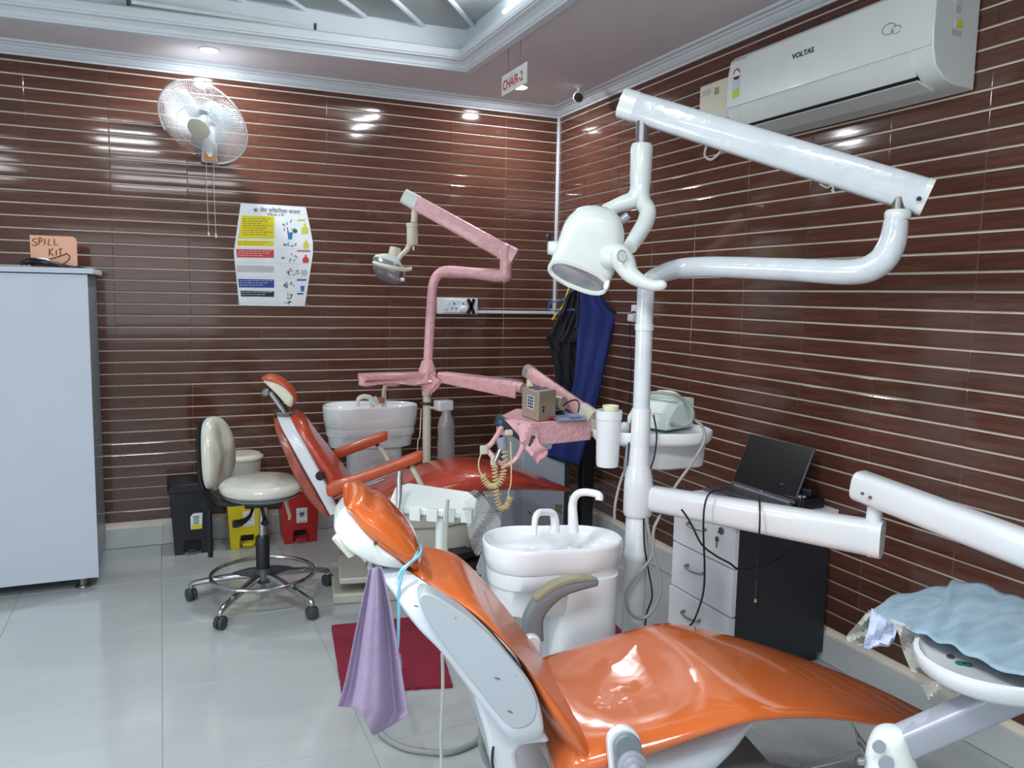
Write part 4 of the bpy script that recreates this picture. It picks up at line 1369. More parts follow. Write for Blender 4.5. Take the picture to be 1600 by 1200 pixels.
# cloudy film bag
g = []
ol = [((1360, 955), (1400, 968)), ((1345, 975), (1412, 985)), ((1325, 990), (1425, 1005)), ((1324, 1003), (1438, 1030))]
for i, (a, b) in enumerate(cr([(*a, *b) for a, b in ol], 4)) if False else []:
    pass
t = thing('film_bag', 'crumpled clear film bag hanging under the left side of the instrument tray', 'plastic film', W(1400, 980, 1.6))
g = []
for i, (x0, y0, x1, y1) in enumerate(cr([(1358, 952, 1366, 958), (1340, 974, 1360, 985), (1324, 992, 1352, 1000), (1326, 1005, 1350, 1008), (1340, 1007, 1354, 1012)], 3)):
    g.append([W(x0+(x1-x0)*k/6, y0+(y1-y0)*k/6, 1.62+.012*math.sin(i*1.3+k*.9)) for k in range(7)])
MB().sheet(g).build('left_fold', M['filmgrey'], t)
g = []
for i, (x0, y0, x1, y1) in enumerate(cr([(1385, 965, 1428, 978), (1402, 985, 1440, 1002), (1410, 1015, 1455, 1030), (1425, 1050, 1500, 1055), (1442, 1075, 1500, 1080), (1452, 1098, 1475, 1108), (1460, 1118, 1464, 1120)], 4)):
    g.append([W(x0+(x1-x0)*k/8, y0+(y1-y0)*k/8, 1.58+.018*math.sin(i*.9+k*.8)) for k in range(9)])
MB().sheet(g).build('hanging_fold', M['filmgrey'], t)

# shelf on the column with scaler and cup holder
SZ = .985
t = thing('column_shelf', 'white oval shelf tray clamped to the column behind the orange chair', 'shelf', (px, py, SZ))
c = W(1050, 668, 2.66)
c2 = W(968, 652, 2.62)
def ovring(k, z, n=44, L=.20, D_=.11):
    r = []
    cc = (c*.62+c2*.38)
    e_x = (c-c2)
    e_x.z = 0
    e_x.normalize()
    e_y = V((-e_x.y, e_x.x, 0))
    for i in range(n):
        a = 2*PI*i/n
        x = math.copysign(abs(math.cos(a))**.85, math.cos(a))
        y = math.copysign(abs(math.sin(a))**.85, math.sin(a))
        r.append(V((cc.x, cc.y, z))+e_x*(L*k*x)+e_y*(D_*k*y*(1+.25*x)))
    return r
SZ = .985
MB().rings([ovring(.80, SZ-.04), ovring(.93, SZ-.038), ovring(.985, SZ-.025), ovring(1, SZ), ovring(.985, SZ+.004), ovring(.955, SZ), ovring(.93, SZ-.012), ovring(.1, SZ-.013)]).build('tray_top', M['white'], t, ang=60)
cc = c+V((.01, .02, 0))
rs = []
for z, k in ((SZ-.125, .80), (SZ-.12, .86), (SZ-.03, .92)):
    rs.append([V((cc.x+.125*k*math.copysign(abs(math.cos(2*PI*i/32))**.5, math.cos(2*PI*i/32)), cc.y+.08*k*math.copysign(abs(math.sin(2*PI*i/32))**.5, math.sin(2*PI*i/32)), z)) for i in range(32)])
MB().rings(rs).build('under_box', M['white'], t)
q = W(950, 690, 2.56)
t2 = thing('cup_dispenser', 'white tubular cup dispenser hanging at the left of the column shelf', 'dispenser', (q.x, q.y, .80))
zt, zb = W(950, 640, 2.56).z, W(947, 729, 2.56).z
MB().lathe((q.x, q.y, 0), [(0, zb), (.034, zb), (.036, zb+.01), (.0395, zt-.03), (.0415, zt-.028), (.0415, zt), (.038, zt), (.036, zt-.02), (0, zt-.02)], 30).build('sleeve', M['white'], t2)
q2 = q+V((0, 0, 0))
MB().lathe((q.x+.005, q.y, zt-.02), [(0, 0), (.02, 0), (.026, .035), (.024, .035), (.018, .004), (0, .004)], 20).build('cup_stack', mat('pale_yellow_cup', (232, 232, 196), .4), t2)
q = W(990, 643, 2.68)
o = MB().lathe((q.x-.03, q.y, SZ-.012), [(0, 0), (.018, 0), (.02, .012), (.012, .03), (0, .032)], 18).build('dispenser_cap', M['white'])
tag(o, 'small white round cap on the column shelf beside the cup dispenser', 'cap')
# scaler
k0, k1 = W(992, 655, 2.78), W(1066, 668, 2.64)
t = thing('scaler_unit', 'pale mint ultrasonic scaler box on the column shelf', 'scaler', (k1.x, k1.y, SZ))
ex = (k1-k0)
ex.z = 0
ex.normalize()
ey = V((-ex.y, ex.x, 0))
z0 = SZ-.002
def sp(a, b, z):
    return V((k0.x, k0.y, 0))+ex*a+ey*b+V((0, 0, z))
prof = [(-.045, z0), (.11, z0), (.11, z0+.10), (.01, z0+.085), (-.035, z0+.04), (-.045, z0+.03)]
MB().prism([sp(0.0, b, z) for b, z in prof], ex*.165).build('case', M['mint'], t, bevel=.006)
mb = MB()
for i in range(16):
    mb.box(sp(.02+i*.009, .02, z0+.0885), (.004, .004, .002))
tag(mb.build('vent_slots', M['grey'], t, smooth=False), kind='stuff')
for i in range(3):
    MB().box(sp(-.001, .01+i*.022, z0+.07), (.004, .010, .008)).build('knob', M['dgrey'], t, bevel=.002)
text('woodpecker', 'lettering', M['pred'], t, sp(.085, -.0435, z0+.047)+V((0, 0, .002)), ex, (ey*.7+V((0, 0, .7))), .012, .002)
MB().tube([sp(.02, .10, z0+.105), sp(.09, .09, z0+.105), sp(.155, .06, z0+.09)], [.006, .011, .008], 12, 4).build('handpiece', mat('pale_lime_handpiece', (222, 230, 196), .35), t)
MB().tube([sp(.02, .0, z0+.09), sp(.05, .03, z0+.11), sp(.14, .05, z0+.105), sp(.21, .03, z0+.07), sp(.235, -.01, z0+.04), sp(.22, -.03, z0+.025), sp(.16, -.02, z0+.02)], .006, 10, 5).build('hose', M['hose'], t)
pts = [W(1085, 655, 2.62), W(1098, 668, 2.58), W(1100, 690, 2.56), W(1080, 725, 2.55), W(1052, 765, 2.54), W(1030, 808, 2.53), W(1021, 830, 2.52), W(1018, 870, 2.51), W(990, 905, 2.50), W(978, 930, 2.5), W(985, 958, 2.5), W(1005, 966, 2.5), W(1022, 950, 2.5), W(1033, 915, 2.5), W(1022, 870, 2.51), W(1008, 800, 2.53), W(1000, 740, 2.54), W(994, 700, 2.54), W(991, 665, 2.55)]
o = MB().tube(pts, .0052, 8, 5).build('scaler_hose', M['hose'])
tag(o, 'grey hose looping from the column shelf down beside the white column', 'hose')
for nm, lb, ps, r in (('black_cable', 'black cable running down the right side of the white column to the seat', [(1021, 648), (1026, 680), (1022, 715), (1012, 745), (1006, 790), (1007, 850), (1013, 890), (1019, 930), (1010, 960), (1008, 985)], 2.53),
                      ('black_cable', 'black cable bowed over the left side of the white column above the shelf', [(996, 643), (987, 655), (983, 690), (980, 730)], 2.55),
                      ):
    pp = [W(x, y, r) for x, y in ps]
    o = MB().tube(pp, .0027, 8, 5).build(nm, M['cable'])
    tag(o, lb, 'cable', 'loose black cables')
t = thing('suction_handpiece', 'grey suction handpiece hung at the left of the white column', 'handpiece', W(982, 700, 2.55))
MB().tube([W(983, 680, 2.56), W(981, 715, 2.56)], [.008, .009], 12).build('body', M['hose'], t)
MB().tube([W(981, 715, 2.56), W(980, 740, 2.56), W(981, 748, 2.56)], [.012, .013, .009], 12).build('grip', M['grey'], t)
MB().tube([W(978, 730, 2.57), W(972, 745, 2.57), W(966, 765, 2.58), W(961, 790, 2.58), W(960, 812, 2.58)], .0045, 8, 4).build('hose', M['hose'], t)
MB().tube([W(1010, 650, 2.53), W(1000, 655, 2.54), W(1001, 700, 2.53), W(1010, 740, 2.53)], .004, 8, 4).build('branch_hose', M['hose'], t)
o = MB().tube([W(1065, 796, 2.36), W(1078, 815, 2.36), W(1096, 850, 2.35), W(1118, 868, 2.35), W(1140, 880, 2.35), W(1155, 889, 2.38), W(1190, 885, 2.42), W(1220, 870, 2.5), W(1250, 840, 2.6)], .003, 8, 5).build('black_cable', M['cable'])
tag(o, 'black cable drooping in front of the white drawers and charcoal panel', 'cable', 'loose black cables')
def over_arm(x, lo, lab):
    ps = [W(x+14, lo[0], 2.45), W(x+2, lo[1], 2.42)]
    return
o = MB().tube([W(1128, 766, 2.42), W(1110, 770, 2.38), W(1101, 790, 2.37), W(1099, 830, 2.37), W(1101, 890, 2.38), W(1098, 930, 2.38), W(1085, 968, 2.38), W(1075, 980, 2.4)], .003, 8, 5).build('black_cable', M['cable'])
tag(o, 'black cable hanging over the delivery arm in front of the drawers', 'cable', 'loose black cables')
t = thing('cable_with_plug', 'black cable with dangling inline plug in front of the charcoal panel', 'cable', W(1186, 800, 2.3))
MB().tube([W(1185, 776, 2.42), W(1187, 790, 2.31), W(1187, 822, 2.29), W(1184, 860, 2.32), W(1182, 906, 2.33)], .0026, 8, 5).build('cord', M['cable'], t)
MB().tube([W(1182, 905, 2.33), W(1181, 935, 2.33)], [.006, .007], 10).build('plug', M['cable'], t)
MB().tube([W(1181, 935, 2.33), W(1180, 941, 2.33)], .004, 8).build('plug_tip', M['tan'], t)

# assistant holder in front of the rear chair
HZ = .70
hA, hB = W(612, 790, 2.90), W(738, 800, 2.88)
t = thing('instrument_holder', 'white instrument holder with five slots on a thin post', 'instrument holder', W(690, 800, 2.9))
hd = [((606, 775), (606, 800)), ((617, 772), (620, 805)), ((640, 772), (640, 806)), ((700, 778), (700, 812)), ((730, 786), (728, 812)), ((738, 792), (736, 806))]
ex = (hB-hA)
ex.z = 0
L = ex.length
ex.normalize()
ey = V((-ex.y, ex.x, 0))
def hq(a, b, z):
    return V((hA.x, hA.y, 0))+ex*a+ey*b+V((0, 0, z))
zc = hA.z
MB().prism([hq(-.012, .02, zc+.015), hq(.02, .0, zc-.0), hq(L-.02, .0, zc-.012), hq(L+.01, .03, zc-.01), hq(L+.01, .10, zc+.01), hq(L-.03, .14, zc+.03), hq(.03, .14, zc+.055), hq(-.012, .10, zc+.045)], (0, 0, -.03)).build('top_plate', M['lampwhite'], t, bevel=.008, seg=3)
for i in range(5):
    a = .004+i*(L-.045)/4
    MB().prism([hq(a, -.012, zc-.004), hq(a+.040, -.012, zc-.006), hq(a+.042, .035, zc-.006), hq(a+.002, .035, zc-.004)], (0, 0, -.046)).build('slot_block', M['lampwhite'], t, bevel=.003)
q = hq(.175, .035, 0)
MB().tube([V((q.x, q.y, zc-.03)), V((q.x, q.y, .42)), V((q.x+.01, q.y, .34)), V((q.x+.06, q.y-.03, .29)), V((q.x+.14, q.y-.10, .28)), W(792, 930, 2.45)], .0205, 16, 5).build('post', M['lampwhite'], t)
MB().tube([W(625, 736, 2.88), W(624, 748, 2.88), W(624, 775, 2.87), W(621, 806, 2.86)], [.010, .011, .010, .007], 12).build('syringe', M['chrome'], t)
MB().tube([W(700, 781, 2.84), W(698, 800, 2.84), W(697, 840, 2.84), W(696, 895, 2.84), W(696, 960, 2.84)], [.006, .007, .0075, .0085, .0085], 10).build('hose', mat('clear_grey_hose', (176, 180, 172), .25, coat=.4), t)
g = []
for i, (x0, y0, x1, y1) in enumerate(cr([(742, 764, 752, 770), (722, 780, 766, 790), (728, 810, 778, 806), (732, 835, 782, 822), (738, 858, 768, 858), (744, 868, 756, 870)], 4)):
    g.append([W(x0+(x1-x0)*k/9, y0+(y1-y0)*k/9, 2.84+.028*math.sin(i*.8+k*.9)) for k in range(10)])
MB().sheet(g).build('film_cover', M['film'], t)

# ================================================================== REAR DENTAL CHAIR
H2 = W(600, 790, 3.9)
F2 = Fr(H2, -10)
t = thing('dental_chair', 'red vinyl dental chair under clear film near the back wall', 'dental chair', (H2.x, H2.y, 0), F2.yaw, 'dental chairs')
st = F2.pix([((556, 792), (556, 812), .15), ((590, 762), (590, 810), .22), ((640, 740), (640, 802), .24), ((700, 723), (700, 790), .25), ((750, 721), (750, 778), .24), ((800, 731), (800, 773), .21),
             ((850, 747), (848, 770), .15), ((880, 760), (876, 769), .09), ((892, 765), (888, 768), .03)])
F2.loft(st, e=2.6, N=32, per=5).build('seat', M['red'], t, sub=1)
bk = [((463, 641), (450, 656), .10), ((478, 652), (456, 672), .15), ((500, 684), (470, 698), .19), ((525, 716), (488, 728), .21), ((548, 745), (505, 760), .22), ((572, 775), (528, 800), .22)]
F2.loft(F2.pix(bk), e=2.8, N=28, per=5).build('backrest', M['red'], t, sub=1)
fr = [((456, 655), (432, 652), .11), ((462, 668), (440, 672), .16), ((476, 692), (456, 702), .20), ((493, 722), (474, 735), .215), ((511, 757), (494, 770), .225), ((532, 800), (514, 806), .22)]
F2.loft(F2.pix(fr, vtop=1), e=8, N=32, per=4).build('back_frame', M['white'], t)
fr = [((436, 655), (427, 652), .10), ((444, 674), (430, 676), .15), ((458, 702), (444, 712), .19), ((476, 735), (460, 748), .205), ((496, 770), (480, 782), .21), ((516, 806), (508, 810), .20)]
F2.loft(F2.pix(fr, vtop=1), e=6, N=28, per=4).build('rear_cover', mat('floral_red_film', (150, 70, 56), .3, coat=.5, var=.5, vscale=14), t)
u, z = F2.uz(500, 743, -.22)
MB().lathe(F2.P(u, -.222, z), [(0, 0), (.02, 0), (.02, .008), (.016, .012), (0, .012)], 24, axis=-F2.b).build('tilt_knob', M['black'], t)
# headrest
hc = F2.pix([((408, 590), (411, 595), .075), ((420, 585), (422, 598), .10), ((435, 588), (436, 604), .11), ((448, 596), (445, 611), .113), ((458, 607), (452, 618), .113), ((464, 618), (457, 625), .11), ((463, 629), (458, 631), .09)])
F2.loft(hc, e=2.4, N=26, per=5).build('headrest_cushion', M['redarm'], t, sub=1)
hs = F2.pix([((412, 594), (412, 597), .08), ((425, 596), (420, 606), .108), ((440, 602), (430, 616), .118), ((452, 611), (440, 627), .12), ((459, 621), (448, 635), .12), ((459, 631), (454, 637), .105)], vtop=1)
F2.loft(hs, e=6, N=26, per=4).build('headrest_shell', M['cream'], t)
P2 = lambda x, y, v: F2.P(*(lambda q: (q[0], v, q[1]))(F2.uz(x, y, v)))
MB().tube([P2(422, 612, -.06), P2(445, 645, -.06)], .012, 12).build('headrest_bar', M['chrome'], t)
MB().tube([P2(420, 605, -.03), P2(452, 650, -.03)], .011, 10).build('headrest_bar', M['dgrey'], t)
MB().lathe(P2(415, 613, -.10), [(0, -.02), (.017, -.018), (.018, .01), (.012, .016), (0, .016)], 16, axis=-F2.b).build('pivot_knob', M['steel'], t)
MB().box(P2(440, 645, -.02), (.06, .10, .02)).build('mounting_bracket', M['steel'], t, bevel=.003)
# arm pads
def armp(pts, v, hw):
    st = [(*F2.uz(*a, v), *F2.uz(*b, v), h*hw) for a, b, h in pts]
    return F2.loft(st, e=4, N=18, per=4, vc=v)
armp([((509, 763), (511, 772), .6), ((518, 753), (520, 775), 1), ((560, 740), (562, 757), 1), ((610, 722), (612, 738), 1), ((650, 706), (652, 723), 1), ((659, 704), (660, 719), .7)], -.31, .026).build('arm_pad', M['redarm'], t)
armp([((521, 704), (523, 710), .6), ((528, 700), (530, 715), 1), ((565, 686), (567, 702), 1), ((598, 674), (600, 689), 1), ((605, 674), (605, 686), .7)], .27, .026).build('arm_pad', M['redarm'], t)
MB().tube([P2(639, 722, -.30), P2(652, 745, -.30), P2(664, 770, -.28)], .012, 10).build('arm_strut', M['cream'], t)
MB().tube([P2(588, 692, .29), P2(598, 706, .29), P2(606, 720, .27)], .012, 10).build('arm_strut', M['cream'], t)
MB().tube([P2(522, 779, -.30), P2(600, 749, -.30)], .005, 8).build('arm_rail', M['steel'], t)
for x, y, v in ((638, 729, -.315), (589, 695, .275)):
    MB().lathe(P2(x, y, v), [(0, 0), (.008, 0), (.008, .006), (0, .007)], 12, axis=-F2.b).build('bolt', M['black'], t)
MB().prism([P2(x, y, -.16) for x, y in ((570, 800), (760, 775), (740, 815), (690, 826), (600, 830))], F2.b*.32).build('seat_shell', M['stone'], t, bevel=.01)
F2.loft([(.0, .35, .02, .10, .10), (.10, .36, .10, .09, .14), (.35, .36, .30, .09, .14), (.45, .36, .38, .10, .10)], e=6, N=24, per=3).build('pump_body', M['stone'], t)
MB().prism([F2.P(u, -.24, z) for u, z in ((-.25, 0.), (.62, 0.), (.62, .05), (-.25, .05))], F2.b*.46).build('base_plate', M['stone'], t, bevel=.01)
MB().prism([F2.P(u, -.26, z) for u, z in ((-.22, 0.10), (.58, .10), (.58, .13), (-.22, .13))], F2.b*.5).build('foot_rail', M['stone'], t, bevel=.008)

# ================================================================== REAR UNIT
d = 4.42
rp = W(667, 640, d)
t = thing('dental_unit_pole', 'slim column with pink wrapped lamp arm beside the rear red chair', 'dental unit', (rp.x, rp.y, 0), 0, 'dental unit columns')
MB().lathe((rp.x, rp.y, 0), [(0, 0), (.09, 0), (.09, .02), (.03, .03), (.0225, .05), (.0225, .86), (.028, .862), (.028, .96), (.0, .96)], 24).build('post', M['cream'], t)
MB().tube([V((rp.x, rp.y, .97)), W(668, 575, d), W(671, 520, d), W(675, 460, d), W(679, 438, d), W(688, 427, d), W(702, 424, d-.01), W(740, 427, d-.04), W(775, 431, d-.08), W(788, 431, d-.09)], [.025, .025, .026, .026, .027, .029, .031, .031, .034, .030], 16, 6).build('lamp_post', M['pink'], t)
MB().lathe(W(790, 434, d-.09), [(0, -.02), (.02, -.018), (.033, 0), (.033, .07), (.032, .15), (.03, .17), (0, .17)], 18).build('elbow', M['pink'], t)
MB().lathe(W(786, 436, d-.10), [(0, -.02), (.022, -.015), (.03, .005), (.022, .02), (0, .02)], 14, axis=(.5, 0, 1)).build('film_knot', M['film'], t)
A, B = W(796, 398, d-.1), W(636, 309, d-.02)
beam(A, B+(A-B).normalized()*.05, .055, .088, .055, .082, 5).build('spring_arm', M['pink'], t)
n_ = (B-A).normalized()
beam(A-n_*.035, A+n_*.05, .068, .10, .062, .094, 3).build('film_sleeve', M['pink'], t)
beam(B-n_*.07, B+n_*.02, .060, .088, .060, .082, 3).build('arm_end_cap', M['lampwhite'], t)
p0 = W(649, 320, d-.02)
MB().tube([p0, W(647, 348, d-.02)], [.020, .018], 14).build('drop_tube', M['cream'], t)
MB().lathe(W(644, 383, d-.02), [(0, 0), (.028, 0), (.030, .005), (.030, .095), (.033, .097), (.033, .118), (0, .12)], 20).build('drop_sleeve', M['cream'], t)
t = thing('operating_lamp', 'small cream operating lamp with handle bar hanging over the rear chair', 'lamp', W(618, 400, d-.02), 0, 'operating lamps')
MB().tube([W(641, 380, d-.02), W(636, 390, d-.02), W(626, 400, d-.02), W(622, 408, d-.02)], [.016, .015, .014, .013], 12, 3).build('elbow_arm', M['cream'], t)
nn = (CR*-.25+CU*.97).normalized()
MB().tube([W(618, 387, d), W(614, 408, d)], [.031, .033], 20).build('neck', M['cream'], t)
MB().tube([W(646, 384, d-.04), W(646, 391, d-.04)], .005, 8).build('locking_screw', M['cream'], t)
e_x = (CR*.93-CU*.30).normalized()
e_y = (FW*.75-CU*.5+CR*.1).normalized()
def hr_(c, a, b, k=1):
    return [W(*c, d)+e_x*(a*math.copysign(abs(math.cos(2*PI*i/28))**.6, math.cos(2*PI*i/28)))+e_y*(b*math.copysign(abs(math.sin(2*PI*i/28))**.6, math.sin(2*PI*i/28))) for i in range(28)]
MB().rings([hr_((614, 403), .03, .03), hr_((611, 409), .065, .05), hr_((609, 414), .085, .06), hr_((608, 417), .088, .062)]).build('head_shell', M['lampwhite'], t)
MB().rings([hr_((608, 416), .085, .06), hr_((605, 430), .075, .055), hr_((604, 432), .066, .048)]).build('lens_guard', M['lens'], t)
MB().tube([W(584, 410, d-.06), W(592, 413, d-.08), W(612, 418, d-.1), W(630, 421, d-.08), W(643, 420, d-.06)], [.011, .012, .013, .012, .010], 12, 4).build('handle_bar', M['cream'], t)
MB().lathe(W(629, 437, d-.05), [(0, -.012), (.010, -.01), (.010, .01), (0, .012)], 14, axis=CR).build('side_knob', M['white'], t)

# pink wrapped side arms at the column
t = thing('folding_arm', 'pink wrapped folding tray arm carried by the rear column', 'arm', W(668, 592, d))
beam(W(566, 589, d-.25), W(672, 586, d), .10, .035, .12, .04, 5, ends=False).build('left_link', M['pink'], t)
g = []
for i in range(12):
    f = i/11
    x, y = 561+f*118, 603-f*2
    g.append([W(x+2, y-17+2*f, d-.22+.2*f), W(x, y-9, d-.27+.2*f), W(x-1, y-2+2*math.sin(i), d-.29+.2*f), W(x+2, y+2*math.sin(i*1.7), d-.27+.2*f)])
MB().sheet(g).build('film_skirt', M['pink'], t)
beam(W(692, 588, d), W(808, 603, d-.3), .10, .05, .10, .062, 5, ends=False).build('right_link', M['pink'], t)
beam(W(690, 592, d-.07), W(806, 612, d-.36), .01, .045, .01, .07, 5, ends=False).build('film_edge', M['pink'], t)
MB().tube([W(796, 601, d-.3), W(818, 607, d-.36)], .028, 14).build('joint_tube', M['pink'], t)
MB().lathe(V((rp.x, rp.y, .90)), [(0, 0), (.03, 0), (.042, .05), (.048, .10), (.036, .13), (.03, .15), (0, .15)], 18).build('film_wrapped_hub', M['pink'], t)
g = []
for i, (x0, y0, x1, y1) in enumerate(cr([(664, 583, 672, 582), (660, 596, 680, 590), (662, 606, 690, 596), (666, 614, 684, 606), (670, 618, 676, 614)], 3)):
    g.append([W(x0+(x1-x0)*k/5, y0+(y1-y0)*k/5, d-.09+.01*math.sin(i+k*1.4)) for k in range(6)])
MB().sheet(g).build('film_fold', M['pink'], t)
# spring arm to the rear tray
A, B = W(829, 583, 3.75), W(922, 650, 3.45)
beam(A, B, .05, .062, .055, .07, 2.4).build('spring_arm', M['pink'], t)
n_ = (B-A).normalized()
beam(A-n_*.03, A+n_*.015, .056, .066, .056, .066, 2.4).build('end_ring', M['film'], t)
beam(B-n_*.05, B+n_*.03, .060, .078, .062, .08, 2.4).build('end_cap', M['cream'], t)
MB().cyl(W(829, 596, 3.75), W(829, 607, 3.72), .02, n=14).build('arm_pin', M['cream'], t)
MB().box(W(924, 664, 3.42), (.04, .05, .05)).build('clamp_block', M['cream'], t, bevel=.004)
MB().tube([W(924, 664, 3.42), W(922, 682, 3.42)], .02, 12).build('clamp_post', M['tan'], t)
# tray
TZ2 = W(800, 648, 3.5).z
t = thing('rear_tray', 'pink film wrapped instrument tray in front of the rear red chair', 'tray', W(850, 665, 3.4))
pp = [(777, 650), (806, 638), (838, 637), (905, 646), (917, 658), (830, 662), (815, 662), (800, 660)]
top = [WZ(*p, TZ2) for p in [(775, 652), (804, 638), (880, 640), (922, 656), (828, 661)]]
MB().prism(top, (0, 0, -.075)).build('tray_body', M['pink'], t, bevel=.012, seg=3)
a, b = WZ(828, 661, TZ2), WZ(922, 656, TZ2)
MB().prism([a+V((0, 0, .004)), b+V((0, 0, .004)), b-V((0, 0, .085)), a-V((0, 0, .095))], (b-a).cross(V((0, 0, 1))).normalized()*.012).build('front_wrap', M['pink'], t, bevel=.004)
g = []
for i, (x0, y0, x1, y1) in enumerate(cr([(808, 660, 840, 664), (812, 686, 842, 692), (818, 698, 856, 703), (830, 712, 852, 712), (839, 724, 843, 724)], 4)):
    g.append([W(x0+(x1-x0)*k/6, y0+(y1-y0)*k/6, 3.27+.014*math.sin(i*.9+k)) for k in range(7)])
MB().sheet(g).build('hanging_film', M['pink'], t)
g = []
for i, (x0, y0, x1, y1) in enumerate(cr([(788, 655, 830, 662), (800, 668, 832, 676), (812, 682, 834, 692)], 4)):
    g.append([W(x0+(x1-x0)*k/5, y0+(y1-y0)*k/5, 3.30) for k in range(6)])
MB().sheet(g).build('side_wrap', M['pink'], t)
beam(W(776, 655, 3.38), W(832, 690, 3.28), .02, .05, .02, .05, 5, ends=False).build('side_rail', M['dgrey'], t)
for i in range(3):
    MB().box(W(783+i*9, 660+i*6, 3.36), (.02, .02, .02)).build('rail_button', M['pteal'], t, bevel=.003)
MB().tube([W(784, 668, 3.32), W(777, 680, 3.3), W(768, 693, 3.28), W(757, 703, 3.27), W(757, 707, 3.27)], .011, 10, 4).build('handle_loop', M['pink'], t)
MB().tube([W(760, 702, 3.27), W(772, 715, 3.26), W(785, 725, 3.26), W(797, 724, 3.26), W(809, 713, 3.27), W(816, 697, 3.28), W(817, 680, 3.29)], .011, 10, 4).build('handle_loop', M['pink'], t)
MB().box(W(756, 703, 3.25), (.03, .02, .035)).build('hose_clip', M['cream'], t, bevel=.004)
MB().box(W(771, 720, 3.24), (.022, .02, .04)).build('hose_clip', M['cream'], t, bevel=.004)
MB().tube([W(773, 722, 3.23), W(779, 708, 3.24), W(786, 693, 3.25)], [.009, .011, .008], 12).build('handpiece', M['chrome'], t)
MB().tube([W(783, 684, 3.25), W(786, 700, 3.25), W(789, 708, 3.25)], [.022, .021, .010], 14).build('handpiece_sleeve', M['armgrey'], t)
MB().box(W(795, 676, 3.26), (.03, .02, .022)).build('spray_block', M['cream'], t, bevel=.004)
t = thing('coiled_cords', 'cream coiled handpiece cords dangling from the rear pink tray', 'cord', W(775, 760, 3.25))
def coil(path, rc, turns, r=.0035):
    P = [V(p[:3]) for p in cr([tuple(p) for p in path], 40)]
    out = []
    n = len(P)
    for i, p in enumerate(P):
        tt = (P[min(i+1, n-1)]-P[max(0, i-1)]).normalized()
        a = V((1, 0, 0)) if abs(tt.x) < .8 else V((0, 0, 1))
        e1_ = (a-tt*a.dot(tt)).normalized()
        e2_ = tt.cross(e1_)
        ph = 2*PI*turns*i/n
        out.append(p+e1_*rc*math.cos(ph)+e2_*rc*math.sin(ph))
    return MB().tube(out, r, 6)
coil([W(773, 728, 3.24), W(774, 750, 3.24), W(776, 775, 3.24), W(782, 794, 3.24), W(792, 790, 3.25), W(797, 777, 3.25)], .0105, 22).build('coil', M['coil'], t)
coil([W(754, 742, 3.24), W(760, 755, 3.24), W(770, 760, 3.24), W(782, 752, 3.24), W(787, 735, 3.25), W(788, 705, 3.25)], .0115, 20).build('coil', M['coil'], t)
MB().tube([W(752, 708, 3.25), W(748, 722, 3.25), W(749, 735, 3.25), W(754, 743, 3.25)], .0032, 6, 4).build('cord', M['coil'], t)
MB().tube([W(798, 690, 3.25), W(799, 730, 3.25), W(798, 757, 3.25), W(794, 770, 3.25), W(797, 778, 3.25)], .0032, 6, 4).build('cord', M['coil'], t)
# metal box
k = W(862, 655, 3.42)
t = thing('metal_box', 'champagne metal micromotor box standing on the rear pink tray', 'box', WZ(850, 655, TZ2))
base = [WZ(x, y, TZ2+.002) for x, y in ((815, 649), (841, 659), (868, 654), (843, 645))]
hh = W(841, 612, (base[1]-CAM).dot(FW)).z-TZ2-.002
MB().prism(base, (0, 0, hh)).build('case', M['gold'], t, bevel=.003)
nrm = (base[1]-base[0]).cross(V((0, 0, 1))).normalized()
e_ = (base[1]-base[0])
def bf(f, h, o=.001):
    return base[0]+e_*f+V((0, 0, hh*h))+nrm*o
MB().prism([bf(.36, .34), bf(.74, .34), bf(.74, .80), bf(.36, .80)], nrm*.001).build('keypad', M['paper'], t, smooth=False)
for i in range(3):
    for j in range(4):
        a, b = .40+.11*i, .38+.105*j
        MB().prism([bf(a, b, .002), bf(a+.085, b, .002), bf(a+.085, b+.08, .002), bf(a, b+.08, .002)], nrm*.0006).build('key', M['pblack'] if (i+j) % 3 else M['pblue'], t, smooth=False)
n2 = (base[2]-base[1]).cross(V((0, 0, 1))).normalized()
e2_ = base[2]-base[1]
for h in (.30, .42):
    q = base[1]+e2_*.22+V((0, 0, hh*h))+n2*.001
    MB().prism([q, q+e2_*.10, q+e2_*.10+V((0, 0, hh*.07)), q+V((0, 0, hh*.07))], n2*.001).build('socket', M['black'], t, smooth=False)
tp = V((0, 0, hh+.0015))
for f, l in ((.2, .6), (.5, .75)):
    a = base[0]+e_*f+e2_*.15+tp
    MB().prism([a, a+e_*.14, a+e_*.14+e2_*l, a+e2_*l], (0, 0, .001)).build('top_label', M['pblack'] if f < .4 else M['pblue'], t, smooth=False)
t = thing('round_motor', 'cylindrical champagne motor beside the metal box on the rear tray', 'motor', W(872, 632, 3.45))
MB().tube([W(858, 627, 3.50), W(881, 631, 3.45)], [.031, .031], 22).build('housing', M['gold'], t, bevel=.003)
MB().tube([W(862, 646, 3.48), W(880, 647, 3.45)], [.014, .014], 12).build('base', M['black'], t)
MB().tube([W(880, 634, 3.42), W(888, 628, 3.40), W(900, 625, 3.38), W(905, 632, 3.37), W(903, 645, 3.37)], .0035, 8, 4).build('cable', M['cable'], t)
pl = [WZ(x, y, TZ2+.008) for x, y in ((858, 650), (870, 658), (917, 656), (905, 648), (880, 646))]
t = thing('leaflet', 'colourful folded leaflet lying at the front of the rear pink tray', 'leaflet', pl[0])
MB().prism(pl, (0, 0, .004)).build('sheet', M['silverpaper'], t, smooth=False)
q = WZ(862, 652, TZ2+.014)
MB().box(q, (.03, .02, .006)).build('red_corner', M['pred'], t, smooth=False)
q = WZ(900, 652, TZ2+.0135)
MB().box(q, (.05, .03, .002)).build('blue_print', M['pteal'], t, smooth=False)

